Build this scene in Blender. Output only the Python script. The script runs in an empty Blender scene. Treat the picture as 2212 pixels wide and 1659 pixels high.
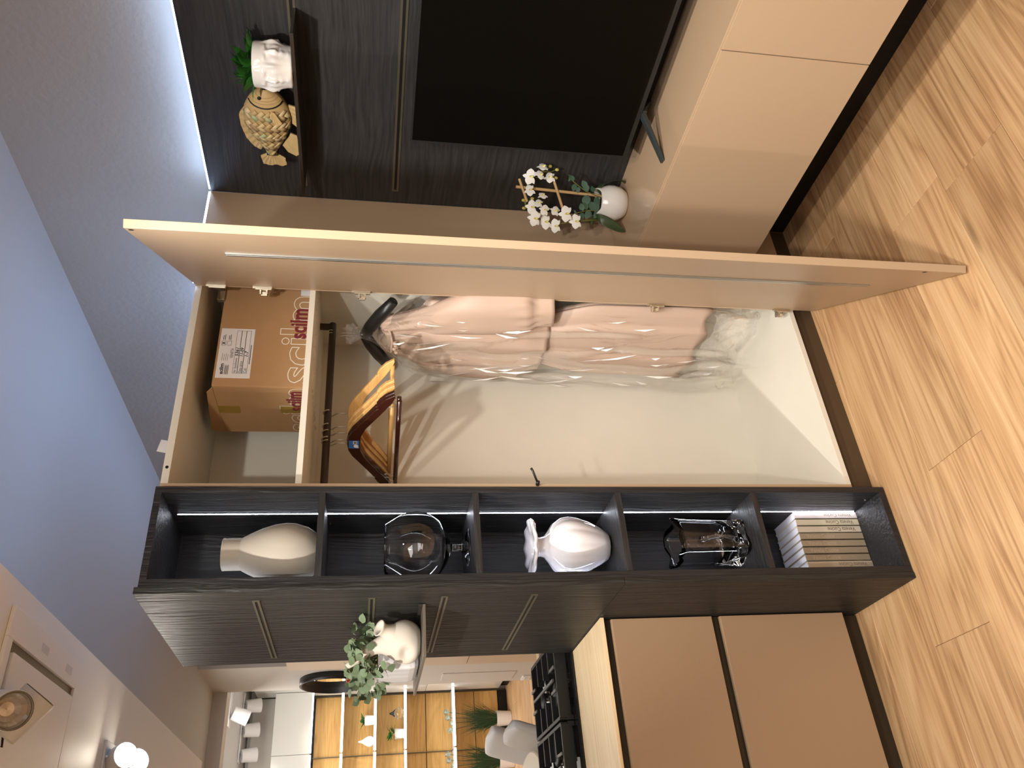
import bpy, bmesh, math, random
from mathutils import Vector, Matrix
random.seed(7)
sc = bpy.context.scene
COL = sc.collection
PI = math.pi
R = math.radians

# ------------------------------------------------------------------ camera
def setup_camera():
    yaw, pitch, roll = R(33.3724), R(10.0233), R(1.36446)
    fwd = Vector((math.sin(yaw)*math.cos(pitch), math.cos(yaw)*math.cos(pitch), -math.sin(pitch)))
    r0 = Vector((math.cos(yaw), -math.sin(yaw), 0)); u0 = r0.cross(fwd)
    rt = r0*math.cos(roll) + u0*math.sin(roll)
    up = -r0*math.sin(roll) + u0*math.cos(roll)
    cam = bpy.data.cameras.new('camera'); co = bpy.data.objects.new('camera', cam); COL.objects.link(co)
    X, Y, Z = -up, rt, -fwd            # the phone was held upright: the frame lies on its side
    co.matrix_world = Matrix(((X.x, Y.x, Z.x, 0), (X.y, Y.y, Z.y, 0), (X.z, Y.z, Z.z, 1.6155), (0, 0, 0, 1)))
    cam.sensor_fit = 'HORIZONTAL'; cam.sensor_width = 36.0; cam.lens = 36.0*1726.43/2212
    cam.clip_start = .02; cam.clip_end = 60
    sc.camera = co
setup_camera()

# ------------------------------------------------------------------ world, lights, exposure
w = bpy.data.worlds.new('world'); sc.world = w; w.use_nodes = True
w.node_tree.nodes['Background'].inputs[0].default_value = (.9, .85, .8, 1)
w.node_tree.nodes['Background'].inputs[1].default_value = .05
sc.view_settings.view_transform = 'Standard'; sc.view_settings.look = 'None'
sc.view_settings.exposure = 0.0; sc.view_settings.gamma = 1.0
sc.view_settings.use_curve_mapping = False
sc.cycles.max_bounces = 10; sc.cycles.transparent_max_bounces = 16
sc.cycles.sample_clamp_indirect = 6.0
sc.cycles.caustics_reflective = False; sc.cycles.caustics_refractive = False
sc.cycles.blur_glossy = .5

WARM = (1, .95, .87); NEUT = (1, .97, .93); COOL = (.62, .76, 1)
def spot(loc, tgt, power, ang=70, blend=.6, size=.035, col=WARM):
    l = bpy.data.lights.new('spot_light', 'SPOT'); l.energy = power; l.color = col
    l.spot_size = R(ang); l.spot_blend = blend; l.shadow_soft_size = size
    o = bpy.data.objects.new('spot_light', l); COL.objects.link(o)
    o.location = loc; o.rotation_euler = (Vector(tgt)-Vector(loc)).to_track_quat('-Z', 'Y').to_euler()
    return o
def area(loc, tgt, power, sx, sy, col=NEUT):
    l = bpy.data.lights.new('area_light', 'AREA'); l.energy = power; l.color = col
    l.shape = 'RECTANGLE'; l.size = sx; l.size_y = sy
    o = bpy.data.objects.new('area_light', l); COL.objects.link(o)
    o.location = loc; o.rotation_euler = (Vector(tgt)-Vector(loc)).to_track_quat('-Z', 'Y').to_euler()
    return o
# showroom ceiling spots (some found from the shadows they cast, some added as fill)
spot((-.76, 1.0, 2.78), (1.38, 2.5, .95), 250, 37, .75)
spot((-.5, -.7, 2.78), (1.5, 2.3, 1.6), 125, 32, .7)
spot((.76, 1.05, 2.44), (1.85, 1.45, .85), 95, 95, .8)
spot((.55, .15, 2.60), (1.4, 1.2, .1), 62, 75, .8)
spot((-.30, -.20, 2.76), (.95, 1.35, 0), 130, 70, .8)  # unseen spot added to brighten the floor
spot((-.9, .9, 2.76), (.45, 1.68, 0), 150, 37, .9)  # another unseen spot, added to lift the floor at the left
spot((-1.4, 1.2, 2.76), (1.6, 1.75, 1.2), 75, 38, .8)  # unseen spot added to brighten the inside of the open door
spot((.44, 3.30, 2.42), (.45, 3.05, 0), 27, 100, .8, col=NEUT)
spot((.46, 3.06, 2.40), (.75, 2.55, 1.7), 6, 100, .9, col=NEUT)
# unseen area fill added for the showroom beyond and behind, plus its spots
area((-1.2, -1.2, 2.78), (-1.2, -1.2, 0), 120, 2.5, 2.5, NEUT)
area((.4, 7.75, 2.80), (.4, 9.0, 0), 85, 2.4, .9, NEUT)
area((.3, 6.0, 2.78), (.3, 6.0, 0), 24, 1.6, 1.2, NEUT)
for x in (.6, 1.05, 1.5):
    spot((x+.1, 8.6, 2.70), (x, 9.5, .5), 34, 66, .8, col=(1, .92, .80))

# ------------------------------------------------------------------ materials
def rgb(r, g, b):
    f = lambda c: (c/255/12.92) if c/255 <= .04045 else ((c/255+.055)/1.055)**2.4
    return (f(r), f(g), f(b), 1)
def new_mat(name):
    m = bpy.data.materials.new(name); m.use_nodes = True
    nt = m.node_tree; return m, nt, nt.nodes['Principled BSDF']
def N(nt, t, **kw):
    n = nt.nodes.new(t)
    for k, v in kw.items(): setattr(n, k, v)
    return n
def mat(name, col, rough=.5, metal=0, var=0, vscale=6, bump=0, bscale=80, stretch=(1, 1, 1), coat=0, spec=.5, trans=0, emit=None, estr=0, sss=0, ior=1.45, sheen=0):
    m, nt, b = new_mat(name)
    b.inputs['Base Color'].default_value = col
    b.inputs['Roughness'].default_value = rough; b.inputs['Metallic'].default_value = metal
    b.inputs['Specular IOR Level'].default_value = spec; b.inputs['IOR'].default_value = ior
    if coat: b.inputs['Coat Weight'].default_value = coat; b.inputs['Coat Roughness'].default_value = .08
    if trans: b.inputs['Transmission Weight'].default_value = trans
    if sss: b.inputs['Subsurface Weight'].default_value = sss; b.inputs['Subsurface Radius'].default_value = (.02, .02, .02)
    if sheen: b.inputs['Sheen Weight'].default_value = sheen
    if emit: b.inputs['Emission Color'].default_value = emit; b.inputs['Emission Strength'].default_value = estr
    if var or bump:
        tc = N(nt, 'ShaderNodeTexCoord'); mp = N(nt, 'ShaderNodeMapping'); mp.inputs['Scale'].default_value = stretch
        nt.links.new(tc.outputs['Object'], mp.inputs[0])
    if var:
        n = N(nt, 'ShaderNodeTexNoise'); n.inputs['Scale'].default_value = vscale; n.inputs['Detail'].default_value = 5
        nt.links.new(mp.outputs[0], n.inputs['Vector'])
        mx = N(nt, 'ShaderNodeMix', data_type='RGBA')
        mx.inputs[6].default_value = tuple(c*(1-var) for c in col[:3])+(1,)
        mx.inputs[7].default_value = tuple(min(1, c*(1+var)) for c in col[:3])+(1,)
        nt.links.new(n.outputs['Fac'], mx.inputs[0]); nt.links.new(mx.outputs[2], b.inputs['Base Color'])
    if bump:
        n = N(nt, 'ShaderNodeTexNoise'); n.inputs['Scale'].default_value = bscale; n.inputs['Detail'].default_value = 4
        nt.links.new(mp.outputs[0], n.inputs['Vector'])
        bp = N(nt, 'ShaderNodeBump'); bp.inputs['Strength'].default_value = bump; bp.inputs['Distance'].default_value = .004
        nt.links.new(n.outputs['Fac'], bp.inputs['Height']); nt.links.new(bp.outputs[0], b.inputs['Normal'])
    return m

def oak_mat(name, dark, mid, light, along='X', scale=1.0, rough=.45, bump=.12, per_object=True, knots=True, rings=22, ringw=.22):
    """wood: rings from a distorted stretched noise, fine pores, optional knots"""
    m, nt, b = new_mat(name)
    tc = N(nt, 'ShaderNodeTexCoord'); oi = N(nt, 'ShaderNodeObjectInfo')
    off = N(nt, 'ShaderNodeVectorMath', operation='SCALE'); off.inputs[0].default_value = (37, 61, 23)
    nt.links.new(oi.outputs['Random'], off.inputs['Scale'])
    add = N(nt, 'ShaderNodeVectorMath', operation='ADD')
    nt.links.new(tc.outputs['Object'], add.inputs[0])
    if per_object: nt.links.new(off.outputs[0], add.inputs[1])
    s = {'X': (.55, 5.5, 5.5), 'Y': (5.5, .55, 5.5), 'Z': (5.5, 5.5, .55)}[along]
    mp = N(nt, 'ShaderNodeMapping'); mp.inputs['Scale'].default_value = tuple(q*scale for q in s)
    nt.links.new(add.outputs[0], mp.inputs[0])
    n1 = N(nt, 'ShaderNodeTexNoise'); n1.inputs['Scale'].default_value = 1.1; n1.inputs['Detail'].default_value = 2.5; n1.inputs['Distortion'].default_value = .5
    nt.links.new(mp.outputs[0], n1.inputs['Vector'])
    mul = N(nt, 'ShaderNodeMath', operation='MULTIPLY'); mul.inputs[1].default_value = rings
    nt.links.new(n1.outputs['Fac'], mul.inputs[0])
    fr = N(nt, 'ShaderNodeMath', operation='PINGPONG'); fr.inputs[1].default_value = 1.0; nt.links.new(mul.outputs[0], fr.inputs[0])
    mp2 = N(nt, 'ShaderNodeMapping'); s2 = {'X': (2.5, 90, 90), 'Y': (90, 2.5, 90), 'Z': (90, 90, 2.5)}[along]
    mp2.inputs['Scale'].default_value = s2; nt.links.new(add.outputs[0], mp2.inputs[0])
    n2 = N(nt, 'ShaderNodeTexNoise'); n2.inputs['Scale'].default_value = 1.6; n2.inputs['Detail'].default_value = 3
    nt.links.new(mp2.outputs[0], n2.inputs['Vector'])
    n3 = N(nt, 'ShaderNodeTexNoise'); n3.inputs['Scale'].default_value = 1.4; nt.links.new(mp.outputs[0], n3.inputs['Vector'])
    # height = .45 ring + .35 pore + .3 cloud
    a1 = N(nt, 'ShaderNodeMath', operation='MULTIPLY_ADD'); a1.inputs[1].default_value = ringw
    nt.links.new(fr.outputs[0], a1.inputs[0])
    a2 = N(nt, 'ShaderNodeMath', operation='MULTIPLY'); a2.inputs[1].default_value = .55; nt.links.new(n2.outputs['Fac'], a2.inputs[0])
    nt.links.new(a2.outputs[0], a1.inputs[2])
    a3 = N(nt, 'ShaderNodeMath', operation='MULTIPLY_ADD'); a3.inputs[1].default_value = .40
    nt.links.new(n3.outputs['Fac'], a3.inputs[0]); nt.links.new(a1.outputs[0], a3.inputs[2])
    cr = N(nt, 'ShaderNodeValToRGB'); e = cr.color_ramp.elements
    e[0].position = .34; e[0].color = dark; e[1].position = .86; e[1].color = light
    k = e.new(.58); k.color = mid
    nt.links.new(a3.outputs[0], cr.inputs[0])
    out = cr.outputs[0]
    if knots:
        mpk = N(nt, 'ShaderNodeMapping'); sk = {'X': (1.4, 3.0, 3), 'Y': (3, 1.4, 3), 'Z': (3, 3, 1.4)}[along]
        mpk.inputs['Scale'].default_value = sk
        ad = N(nt, 'ShaderNodeVectorMath', operation='MULTIPLY_ADD'); ad.inputs[1].default_value = (.25, .25, .25)
        nt.links.new(n1.outputs['Color'], ad.inputs[0]); nt.links.new(add.outputs[0], ad.inputs[2])
        nt.links.new(ad.outputs[0], mpk.inputs[0])
        vo = N(nt, 'ShaderNodeTexVoronoi'); vo.inputs['Scale'].default_value = 1.0
        nt.links.new(mpk.outputs[0], vo.inputs['Vector'])
        kr = N(nt, 'ShaderNodeValToRGB'); kr.color_ramp.elements[0].position = .03; kr.color_ramp.elements[0].color = (.75, .75, .75, 1)
        kr.color_ramp.elements[1].position = .13; kr.color_ramp.elements[1].color = (0, 0, 0, 1)
        nt.links.new(vo.outputs['Distance'], kr.inputs[0])
        mx = N(nt, 'ShaderNodeMix', data_type='RGBA'); mx.inputs[7].default_value = tuple(c*.45 for c in dark[:3])+(1,)
        nt.links.new(kr.outputs[0], mx.inputs[0]); nt.links.new(out, mx.inputs[6]); out = mx.outputs[2]
    if per_object:
        hs = N(nt, 'ShaderNodeHueSaturation')
        mr = N(nt, 'ShaderNodeMapRange'); mr.inputs['To Min'].default_value = .90; mr.inputs['To Max'].default_value = 1.08
        nt.links.new(oi.outputs['Random'], mr.inputs['Value']); nt.links.new(mr.outputs[0], hs.inputs['Value'])
        nt.links.new(out, hs.inputs['Color']); out = hs.outputs[0]
    nt.links.new(out, b.inputs['Base Color']); b.inputs['Roughness'].default_value = rough
    bp = N(nt, 'ShaderNodeBump'); bp.inputs['Strength'].default_value = bump; bp.inputs['Distance'].default_value = .003
    nt.links.new(a3.outputs[0], bp.inputs['Height']); nt.links.new(bp.outputs[0], b.inputs['Normal'])
    return m

def grain_mat(name, col, along='Z', rough=.5, bump=.7, var=.35, fine=1.0, dist=.006):
    """brushed dark wood: long grain ridges"""
    m, nt, b = new_mat(name)
    tc = N(nt, 'ShaderNodeTexCoord'); mp = N(nt, 'ShaderNodeMapping')
    s = {'X': (3, 75, 75), 'Y': (75, 3, 75), 'Z': (75, 75, 3)}[along]
    mp.inputs['Scale'].default_value = tuple(q*fine for q in s)
    wp = N(nt, 'ShaderNodeTexNoise'); wp.inputs['Scale'].default_value = 3
    nt.links.new(tc.outputs['Object'], wp.inputs['Vector'])
    ad = N(nt, 'ShaderNodeVectorMath', operation='MULTIPLY_ADD'); ad.inputs[1].default_value = (.05, .05, .05)
    nt.links.new(wp.outputs['Color'], ad.inputs[0]); nt.links.new(tc.outputs['Object'], ad.inputs[2])
    nt.links.new(ad.outputs[0], mp.inputs[0])
    n = N(nt, 'ShaderNodeTexNoise'); n.inputs['Scale'].default_value = 1.3; n.inputs['Detail'].default_value = 4
    nt.links.new(mp.outputs[0], n.inputs['Vector'])
    cr = N(nt, 'ShaderNodeValToRGB'); e = cr.color_ramp.elements
    e[0].position = .3; e[0].color = tuple(c*(1-var) for c in col[:3])+(1,)
    e[1].position = .7; e[1].color = tuple(c*(1+var) for c in col[:3])+(1,)
    nt.links.new(n.outputs['Fac'], cr.inputs[0]); nt.links.new(cr.outputs[0], b.inputs['Base Color'])
    bp = N(nt, 'ShaderNodeBump'); bp.inputs['Strength'].default_value = bump; bp.inputs['Distance'].default_value = dist
    nt.links.new(n.outputs['Fac'], bp.inputs['Height']); nt.links.new(bp.outputs[0], b.inputs['Normal'])
    b.inputs['Roughness'].default_value = rough; b.inputs['Specular IOR Level'].default_value = .4
    return m

def film_mat(name, clear=.9, tint=(1, 1, 1, 1), rough=.12, bump=.6, bscale=(9, 9, 5)):
    """thin clear plastic film: see-through with glossy creases"""
    m = bpy.data.materials.new(name); m.use_nodes = True; nt = m.node_tree; nt.nodes.clear()
    out = N(nt, 'ShaderNodeOutputMaterial')
    tr = N(nt, 'ShaderNodeBsdfTransparent'); tr.inputs[0].default_value = tint
    gl = N(nt, 'ShaderNodeBsdfGlossy'); gl.inputs['Roughness'].default_value = rough; gl.inputs[0].default_value = (1, 1, 1, 1)
    df = N(nt, 'ShaderNodeBsdfDiffuse'); df.inputs[0].default_value = (.85, .83, .8, 1)
    tc = N(nt, 'ShaderNodeTexCoord'); mp = N(nt, 'ShaderNodeMapping'); mp.inputs['Scale'].default_value = bscale
    nt.links.new(tc.outputs['Object'], mp.inputs[0])
    n = N(nt, 'ShaderNodeTexNoise'); n.inputs['Scale'].default_value = 1.6; n.inputs['Detail'].default_value = 6; n.inputs['Distortion'].default_value = 1.2
    nt.links.new(mp.outputs[0], n.inputs['Vector'])
    bp = N(nt, 'ShaderNodeBump'); bp.inputs['Strength'].default_value = bump; bp.inputs['Distance'].default_value = .03
    nt.links.new(n.outputs['Fac'], bp.inputs['Height'])
    for s in (gl, df): nt.links.new(bp.outputs[0], s.inputs['Normal'])
    fr = N(nt, 'ShaderNodeFresnel'); fr.inputs[0].default_value = 1.45; nt.links.new(bp.outputs[0], fr.inputs['Normal'])
    fa = N(nt, 'ShaderNodeMath', operation='MULTIPLY_ADD'); fa.inputs[1].default_value = .35; fa.inputs[2].default_value = -.004; fa.use_clamp = True
    nt.links.new(fr.outputs[0], fa.inputs[0])
    m1 = N(nt, 'ShaderNodeMixShader'); m1.inputs[0].default_value = 1-clear
    nt.links.new(tr.outputs[0], m1.inputs[1]); nt.links.new(df.outputs[0], m1.inputs[2])
    m2 = N(nt, 'ShaderNodeMixShader'); nt.links.new(fa.outputs[0], m2.inputs[0])
    nt.links.new(m1.outputs[0], m2.inputs[1]); nt.links.new(gl.outputs[0], m2.inputs[2])
    nt.links.new(m2.outputs[0], out.inputs[0])
    return m

M = {}
M['plank'] = oak_mat('oak_plank', rgb(160, 120, 82), rgb(200, 160, 116), rgb(224, 188, 144), 'X')
M['subfloor'] = mat('subfloor', rgb(70, 45, 25), .8)
M['ceiling'] = mat('ceiling_paint', rgb(190, 188, 186), .9, bump=.1, bscale=150)
M['plaster'] = mat('wall_plaster', rgb(186, 182, 176), .9, var=.04, vscale=3, bump=.55, bscale=45)
M['soffit'] = mat('soffit_paint', rgb(242, 238, 232), .55)
M['white_wall'] = mat('white_wall', rgb(205, 198, 188), .8)
M['greige'] = mat('greige_lacquer', rgb(187, 162, 134), .42, bump=.03, bscale=400)
M['greige_gloss'] = mat('greige_satin_top', rgb(188, 160, 130), .12, bump=.01, bscale=200)
M['door_edge'] = mat('door_edge', rgb(214, 190, 160), .4)
M['cream'] = mat('cream_melamine', rgb(224, 219, 206), .5, var=.05, vscale=7)
M['dark'] = grain_mat('charcoal_wood', (.017, .0165, .018), 'Z', .45)
M['dark_side'] = grain_mat('charcoal_wood_side', (.019, .0185, .017), 'Z', .5, bump=1.0, fine=.8, dist=.008)
M['dark_flat'] = mat('charcoal_edge', (.030, .029, .028, 1), .45)
M['tv_wall'] = grain_mat('tv_wall_wood', (.032, .030, .030), 'Y', .5, bump=.35)
M['brown'] = mat('dark_brown_plinth', rgb(74, 60, 44), .45)
M['black'] = mat('black', (.006, .006, .006, 1), .5)
M['screen'] = mat('tv_screen', (.004, .0035, .003, 1), .12, spec=.25)
M['bezel'] = mat('tv_bezel', (.05, .05, .05, 1), .35, metal=.6)
M['alu'] = mat('aluminium', rgb(170, 172, 170), .3, metal=.9)
M['steel'] = mat('steel', rgb(215, 213, 208), .38, metal=.85)
M['nickel'] = mat('nickel_hinge', rgb(200, 190, 170), .25, metal=.9)
M['slot'] = mat('bronze_slot', rgb(120, 114, 98), .38, metal=.7)
M['bronze'] = mat('dark_bronze_rail', rgb(70, 63, 56), .42, metal=.5)
M['cardboard'] = mat('cardboard', rgb(176, 137, 96), .85, var=.06, vscale=25, bump=.08, bscale=120)
M['tape'] = mat('yellow_tape', rgb(150, 122, 50), .35)
M['paper'] = mat('white_paper', rgb(226, 222, 222), .6)
M['ink'] = mat('black_ink', rgb(25, 22, 30), .7)
M['maroon'] = mat('maroon_ink', rgb(120, 42, 50), .7)
M['white_ink'] = mat('white_ink', rgb(232, 222, 205), .7)
M['pine'] = oak_mat('hanger_wood', rgb(196, 146, 84), rgb(216, 170, 106), rgb(230, 190, 130), 'X', 2.0, .3, .02, True, False, 6, .12)
M['mahogany'] = mat('mahogany', rgb(52, 22, 16), .22, var=.2, vscale=14, stretch=(6, 1, 6), coat=.3)
M['plastic_black'] = mat('black_plastic', (.012, .012, .012, 1), .35)
M['blush'] = mat('blush_satin', rgb(178, 154, 138), .5, var=.03, vscale=5, bump=.06, bscale=300)
M['film'] = film_mat('clear_film', .985, rough=.08, bump=.25, bscale=(5, 5, 2.5))
M['film2'] = film_mat('clear_film_bunched', .86, rough=.12, bump=.8, bscale=(16, 16, 16))
M['crease_glint'] = mat('film_crease_glint', rgb(240, 238, 236), .15, spec=.8)  # white that paints the highlights along the film creases
M['matt_white'] = mat('matt_cream_ceramic', rgb(204, 196, 184), .75, bump=.04, bscale=250)
M['vase_cream'] = mat('vase_cream', rgb(176, 168, 156), .75, bump=.04, bscale=250)
M['ribbed_white'] = mat('opal_glass', rgb(226, 224, 230), .12, coat=.6, sss=.15)
M['glaze'] = mat('white_glaze', rgb(236, 232, 228), .12, coat=.7)
M['glass'] = mat('clear_glass', (1, 1, 1, 1), 0, trans=1, ior=1.48)
M['crystal'] = mat('crystal_glass', (.98, .99, 1, 1), 0, trans=1, ior=1.52)
M['led'] = mat('cool_led', (1, 1, 1, 1), .5, emit=(.84, .88, 1, 1), estr=45)
M['led_top'] = mat('cool_led_top', (1, 1, 1, 1), .5, emit=(.50, .67, 1, 1), estr=26)
M['led_rear'] = mat('cool_led_rear', (1, 1, 1, 1), .5, emit=(.42, .60, 1, 1), estr=62)
M['led_far'] = mat('far_led', (1, 1, 1, 1), .5, emit=(.92, .95, 1, 1), estr=7)
M['lamp'] = mat('lamp_glow', (1, 1, 1, 1), .5, emit=(1, .9, .75, 1), estr=40)
M['soil'] = mat('soil', rgb(70, 50, 28), .95, var=.4, vscale=200, bump=.6, bscale=250)
M['bamboo'] = mat('bamboo', rgb(200, 165, 116), .55, var=.1, vscale=40)
M['petal'] = mat('orchid_petal', rgb(244, 242, 236), .55, sss=.1)
M['lip'] = mat('orchid_lip', rgb(236, 230, 150), .5)
M['yellow'] = mat('orchid_yellow', rgb(226, 190, 40), .5)
M['bud'] = mat('orchid_bud', rgb(190, 176, 90), .5)
M['stem'] = mat('green_stem', rgb(112, 116, 52), .5)
M['leaf_dark'] = mat('orchid_leaf', rgb(58, 72, 42), .4, var=.15, vscale=20)
M['leaf_euc'] = mat('eucalyptus_leaf', rgb(56, 88, 66), .5, var=.15, vscale=30)
M['leaf_fresh'] = mat('fresh_leaf', rgb(52, 116, 44), .42, var=.25, vscale=25)
M['leaf_grey'] = mat('greygreen_leaf', rgb(106, 124, 94), .65, var=.3, vscale=70)
M['leaf_far'] = mat('grass_green', rgb(58, 84, 52), .6, var=.3, vscale=30)
M['red'] = mat('red_bud', rgb(140, 48, 32), .5)
M['bam'] = [mat('bamboo_strip_%d' % i, rgb(*c), .55, var=.12, vscale=60, stretch=(1, 6, 1)) for i, c in enumerate([(206, 182, 132), (190, 160, 110), (172, 138, 92), (176, 182, 132), (214, 192, 146)])]
M['fin'] = mat('carved_fin', rgb(206, 176, 122), .6, var=.15, vscale=50)
M['planter'] = grain_mat('whitewashed_wood', (.66, .66, .68), 'Z', .5, bump=.25, var=.12)
M['worktop'] = oak_mat('pale_worktop', rgb(214, 184, 140), rgb(238, 212, 170), rgb(246, 224, 186), 'X', .8, .35, .02, False, False)
M['worktop_edge'] = mat('worktop_edge', rgb(170, 150, 125), .5)
M['channel'] = mat('bronze_channel', rgb(56, 47, 34), .45, metal=.3)
M['hob'] = mat('hob_glass', (.008, .008, .008, 1), .06)
M['iron'] = mat('cast_iron', (.014, .014, .014, 1), .45)
M['iron_top'] = mat('cast_iron_grey', (.09, .09, .09, 1), .35)  # lighter grey iron of the finger bars
M['chrome'] = mat('chrome', rgb(220, 220, 220), .1, metal=1)
M['panel_oak'] = oak_mat('wall_oak', rgb(196, 148, 80), rgb(222, 174, 102), rgb(236, 190, 120), 'X', 1, .5, .05, True, True)
M['gloss_white'] = mat('gloss_white', rgb(228, 228, 222), .12)
M['white_metal'] = mat('white_metal', rgb(214, 212, 210), .45)
M['reflector'] = mat('reflector', rgb(205, 196, 184), .3, metal=.8)
M['chair_white'] = mat('white_leather', rgb(232, 230, 228), .45)
M['table_cream'] = mat('cream_top', rgb(236, 224, 200), .4)
M['mirror'] = mat('mirror', (.9, .9, .9, 1), .02, metal=1)
M['blue_label'] = mat('blue_label', rgb(52, 104, 168), .5)
M['yellow_label'] = mat('yellow_label', rgb(216, 206, 60), .6)
M['allium'] = mat('grey_allium', rgb(176, 184, 170), .8)
BOOKC = [(232, 222, 222), (214, 204, 180), (216, 204, 184), (166, 150, 128), (164, 148, 126), (160, 144, 122), (160, 144, 122), (206, 190, 170)]
M['book'] = [mat('book_cloth_%d' % i, rgb(*c), .6, bump=.03, bscale=300) for i, c in enumerate(BOOKC)]
M['pages'] = mat('book_pages', rgb(232, 230, 238), .8)
M['book_ink'] = mat('book_ink', rgb(96, 70, 58), .6)
M['book_ink_pale'] = mat('book_ink_pale', rgb(190, 172, 148), .6)
M['book_ink_grey'] = mat('book_ink_grey', rgb(150, 132, 116), .6)

# ------------------------------------------------------------------ mesh helpers
class MB:
    def __init__(s): s.v = []; s.f = []; s.mi = []
    def add(s, vs, fs, mi=0, mx=None):
        o = len(s.v)
        s.v += [tuple(mx @ Vector(q)) for q in vs] if mx else [tuple(q) for q in vs]
        s.f += [tuple(i+o for i in f) for f in fs]; s.mi += [mi]*len(fs); return s
    def box(s, x0, x1, y0, y1, z0, z1, mi=0, mx=None):
        vs = [(x0, y0, z0), (x1, y0, z0), (x1, y1, z0), (x0, y1, z0), (x0, y0, z1), (x1, y0, z1), (x1, y1, z1), (x0, y1, z1)]
        return s.add(vs, [(0, 3, 2, 1), (4, 5, 6, 7), (0, 1, 5, 4), (1, 2, 6, 5), (2, 3, 7, 6), (3, 0, 4, 7)], mi, mx)
    def prism(s, poly, d0, d1, axis='X', mi=0, mx=None):
        """poly: CCW list of 2d points, extruded along axis from d0 to d1"""
        n = len(poly)
        P = {'X': lambda a, b, d: (d, a, b), 'Y': lambda a, b, d: (a, d, b), 'Z': lambda a, b, d: (a, b, d)}[axis]
        vs = [P(a, b, d0) for a, b in poly]+[P(a, b, d1) for a, b in poly]
        fs = [tuple(range(n-1, -1, -1)), tuple(range(n, 2*n))]+[(i, (i+1) % n, n+(i+1) % n, n+i) for i in range(n)]
        return s.add(vs, fs, mi, mx)
    def tube(s, pts, rad, n=8, cap=True, mi=0, mx=None):
        pts = [Vector(p) for p in pts]; k = len(pts)
        rads = rad if isinstance(rad, (list, tuple)) else [rad]*k
        vs = []; prev = None
        for i, p in enumerate(pts):
            t = (pts[min(i+1, k-1)]-pts[max(i-1, 0)]).normalized()
            if prev is None:
                a = Vector((0, 0, 1)) if abs(t.z) < .9 else Vector((1, 0, 0)); u = t.cross(a).normalized()
            else:
                u = (prev-t*prev.dot(t)).normalized()
            prev = u; v = t.cross(u)
            for j in range(n):
                c = 2*PI*j/n; vs.append(p+(u*math.cos(c)+v*math.sin(c))*rads[i])
        fs = [(i*n+j, i*n+(j+1) % n, (i+1)*n+(j+1) % n, (i+1)*n+j) for i in range(k-1) for j in range(n)]
        if cap: fs += [tuple(range(n-1, -1, -1)), tuple(range((k-1)*n, k*n))]
        return s.add(vs, fs, mi, mx)
    def lathe(s, prof, n=32, mod=None, mi=0, mx=None, cap0=False, cap1=False):
        """prof: (r, z) list; mod(angle, i, r, z)->(r, z)"""
        vs = []; k = len(prof)
        for i, (r, z) in enumerate(prof):
            for j in range(n):
                a = 2*PI*j/n; rr, zz = mod(a, i, r, z) if mod else (r, z)
                vs.append((rr*math.cos(a), rr*math.sin(a), zz))
        fs = [(i*n+j, i*n+(j+1) % n, (i+1)*n+(j+1) % n, (i+1)*n+j) for i in range(k-1) for j in range(n)]
        if cap0: fs.append(tuple(range(n-1, -1, -1)))
        if cap1: fs.append(tuple(range((k-1)*n, k*n)))
        return s.add(vs, fs, mi, mx)
    def grid(s, fn, nu, nv, mi=0, closed_u=False, mx=None):
        vs = [fn(i/(nu if closed_u else nu-1), j/(nv-1)) for j in range(nv) for i in range(nu)]
        fs = []
        for j in range(nv-1):
            for i in range(nu if closed_u else nu-1):
                a = j*nu+i; b_ = j*nu+(i+1) % nu
                fs.append((a, b_, b_+nu, a+nu))
        return s.add(vs, fs, mi, mx)
    def sphere(s, c, r, nu=12, nv=8, mi=0, sc3=(1, 1, 1)):
        vs = []
        for j in range(nv+1):
            t = PI*j/nv
            for i in range(nu):
                a = 2*PI*i/nu
                vs.append((c[0]+r*sc3[0]*math.sin(t)*math.cos(a), c[1]+r*sc3[1]*math.sin(t)*math.sin(a), c[2]+r*sc3[2]*math.cos(t)))
        fs = [(j*nu+i, (j+1)*nu+i, (j+1)*nu+(i+1) % nu, j*nu+(i+1) % nu) for j in range(nv) for i in range(nu)]
        return s.add(vs, fs, mi)
    def mesh(s, name, mats, org=(0, 0, 0), smooth=False):
        me = bpy.data.meshes.new(name)
        ox, oy, oz = org
        me.from_pydata([(a-ox, b-oy, c-oz) for a, b, c in s.v], [], s.f)
        for m in (mats if isinstance(mats, (list, tuple)) else [mats]): me.materials.append(m)
        for p, i in zip(me.polygons, s.mi): p.material_index = i; p.use_smooth = smooth
        me.validate(); me.update()
        return me

def wloc(o):
    v = Vector((0, 0, 0))
    while o: v = v+Vector(o.location); o = o.parent
    return v
def put(name, me, parent=None):
    o = bpy.data.objects.new(name, me); COL.objects.link(o)
    if parent: o.parent = parent
    return o
def part(name, mb, mats, parent=None, smooth=False, bevel=0, seg=2, solid=0, subd=0, label=None, kind=None, angle=None):
    """mesh given in world coordinates; parents here have no rotation"""
    org = wloc(parent) if parent else (0, 0, 0)
    me = mb.mesh(name, mats, org, smooth)
    o = put(name, me, parent)
    if solid: md = o.modifiers.new('solid', 'SOLIDIFY'); md.thickness = solid; md.offset = 0
    if bevel: md = o.modifiers.new('bevel', 'BEVEL'); md.width = bevel; md.segments = seg; md.limit_method = 'ANGLE'
    if subd: md = o.modifiers.new('subd', 'SUBSURF'); md.levels = subd; md.render_levels = subd
    if label: o['label'] = label
    if kind: o['kind'] = kind
    return o
def thing(name, loc, label, cat, group=None):
    o = bpy.data.objects.new(name, None); COL.objects.link(o); o.location = loc; o.empty_display_size = .05
    o['label'] = label; o['category'] = cat
    if group: o['group'] = group
    return o
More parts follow.
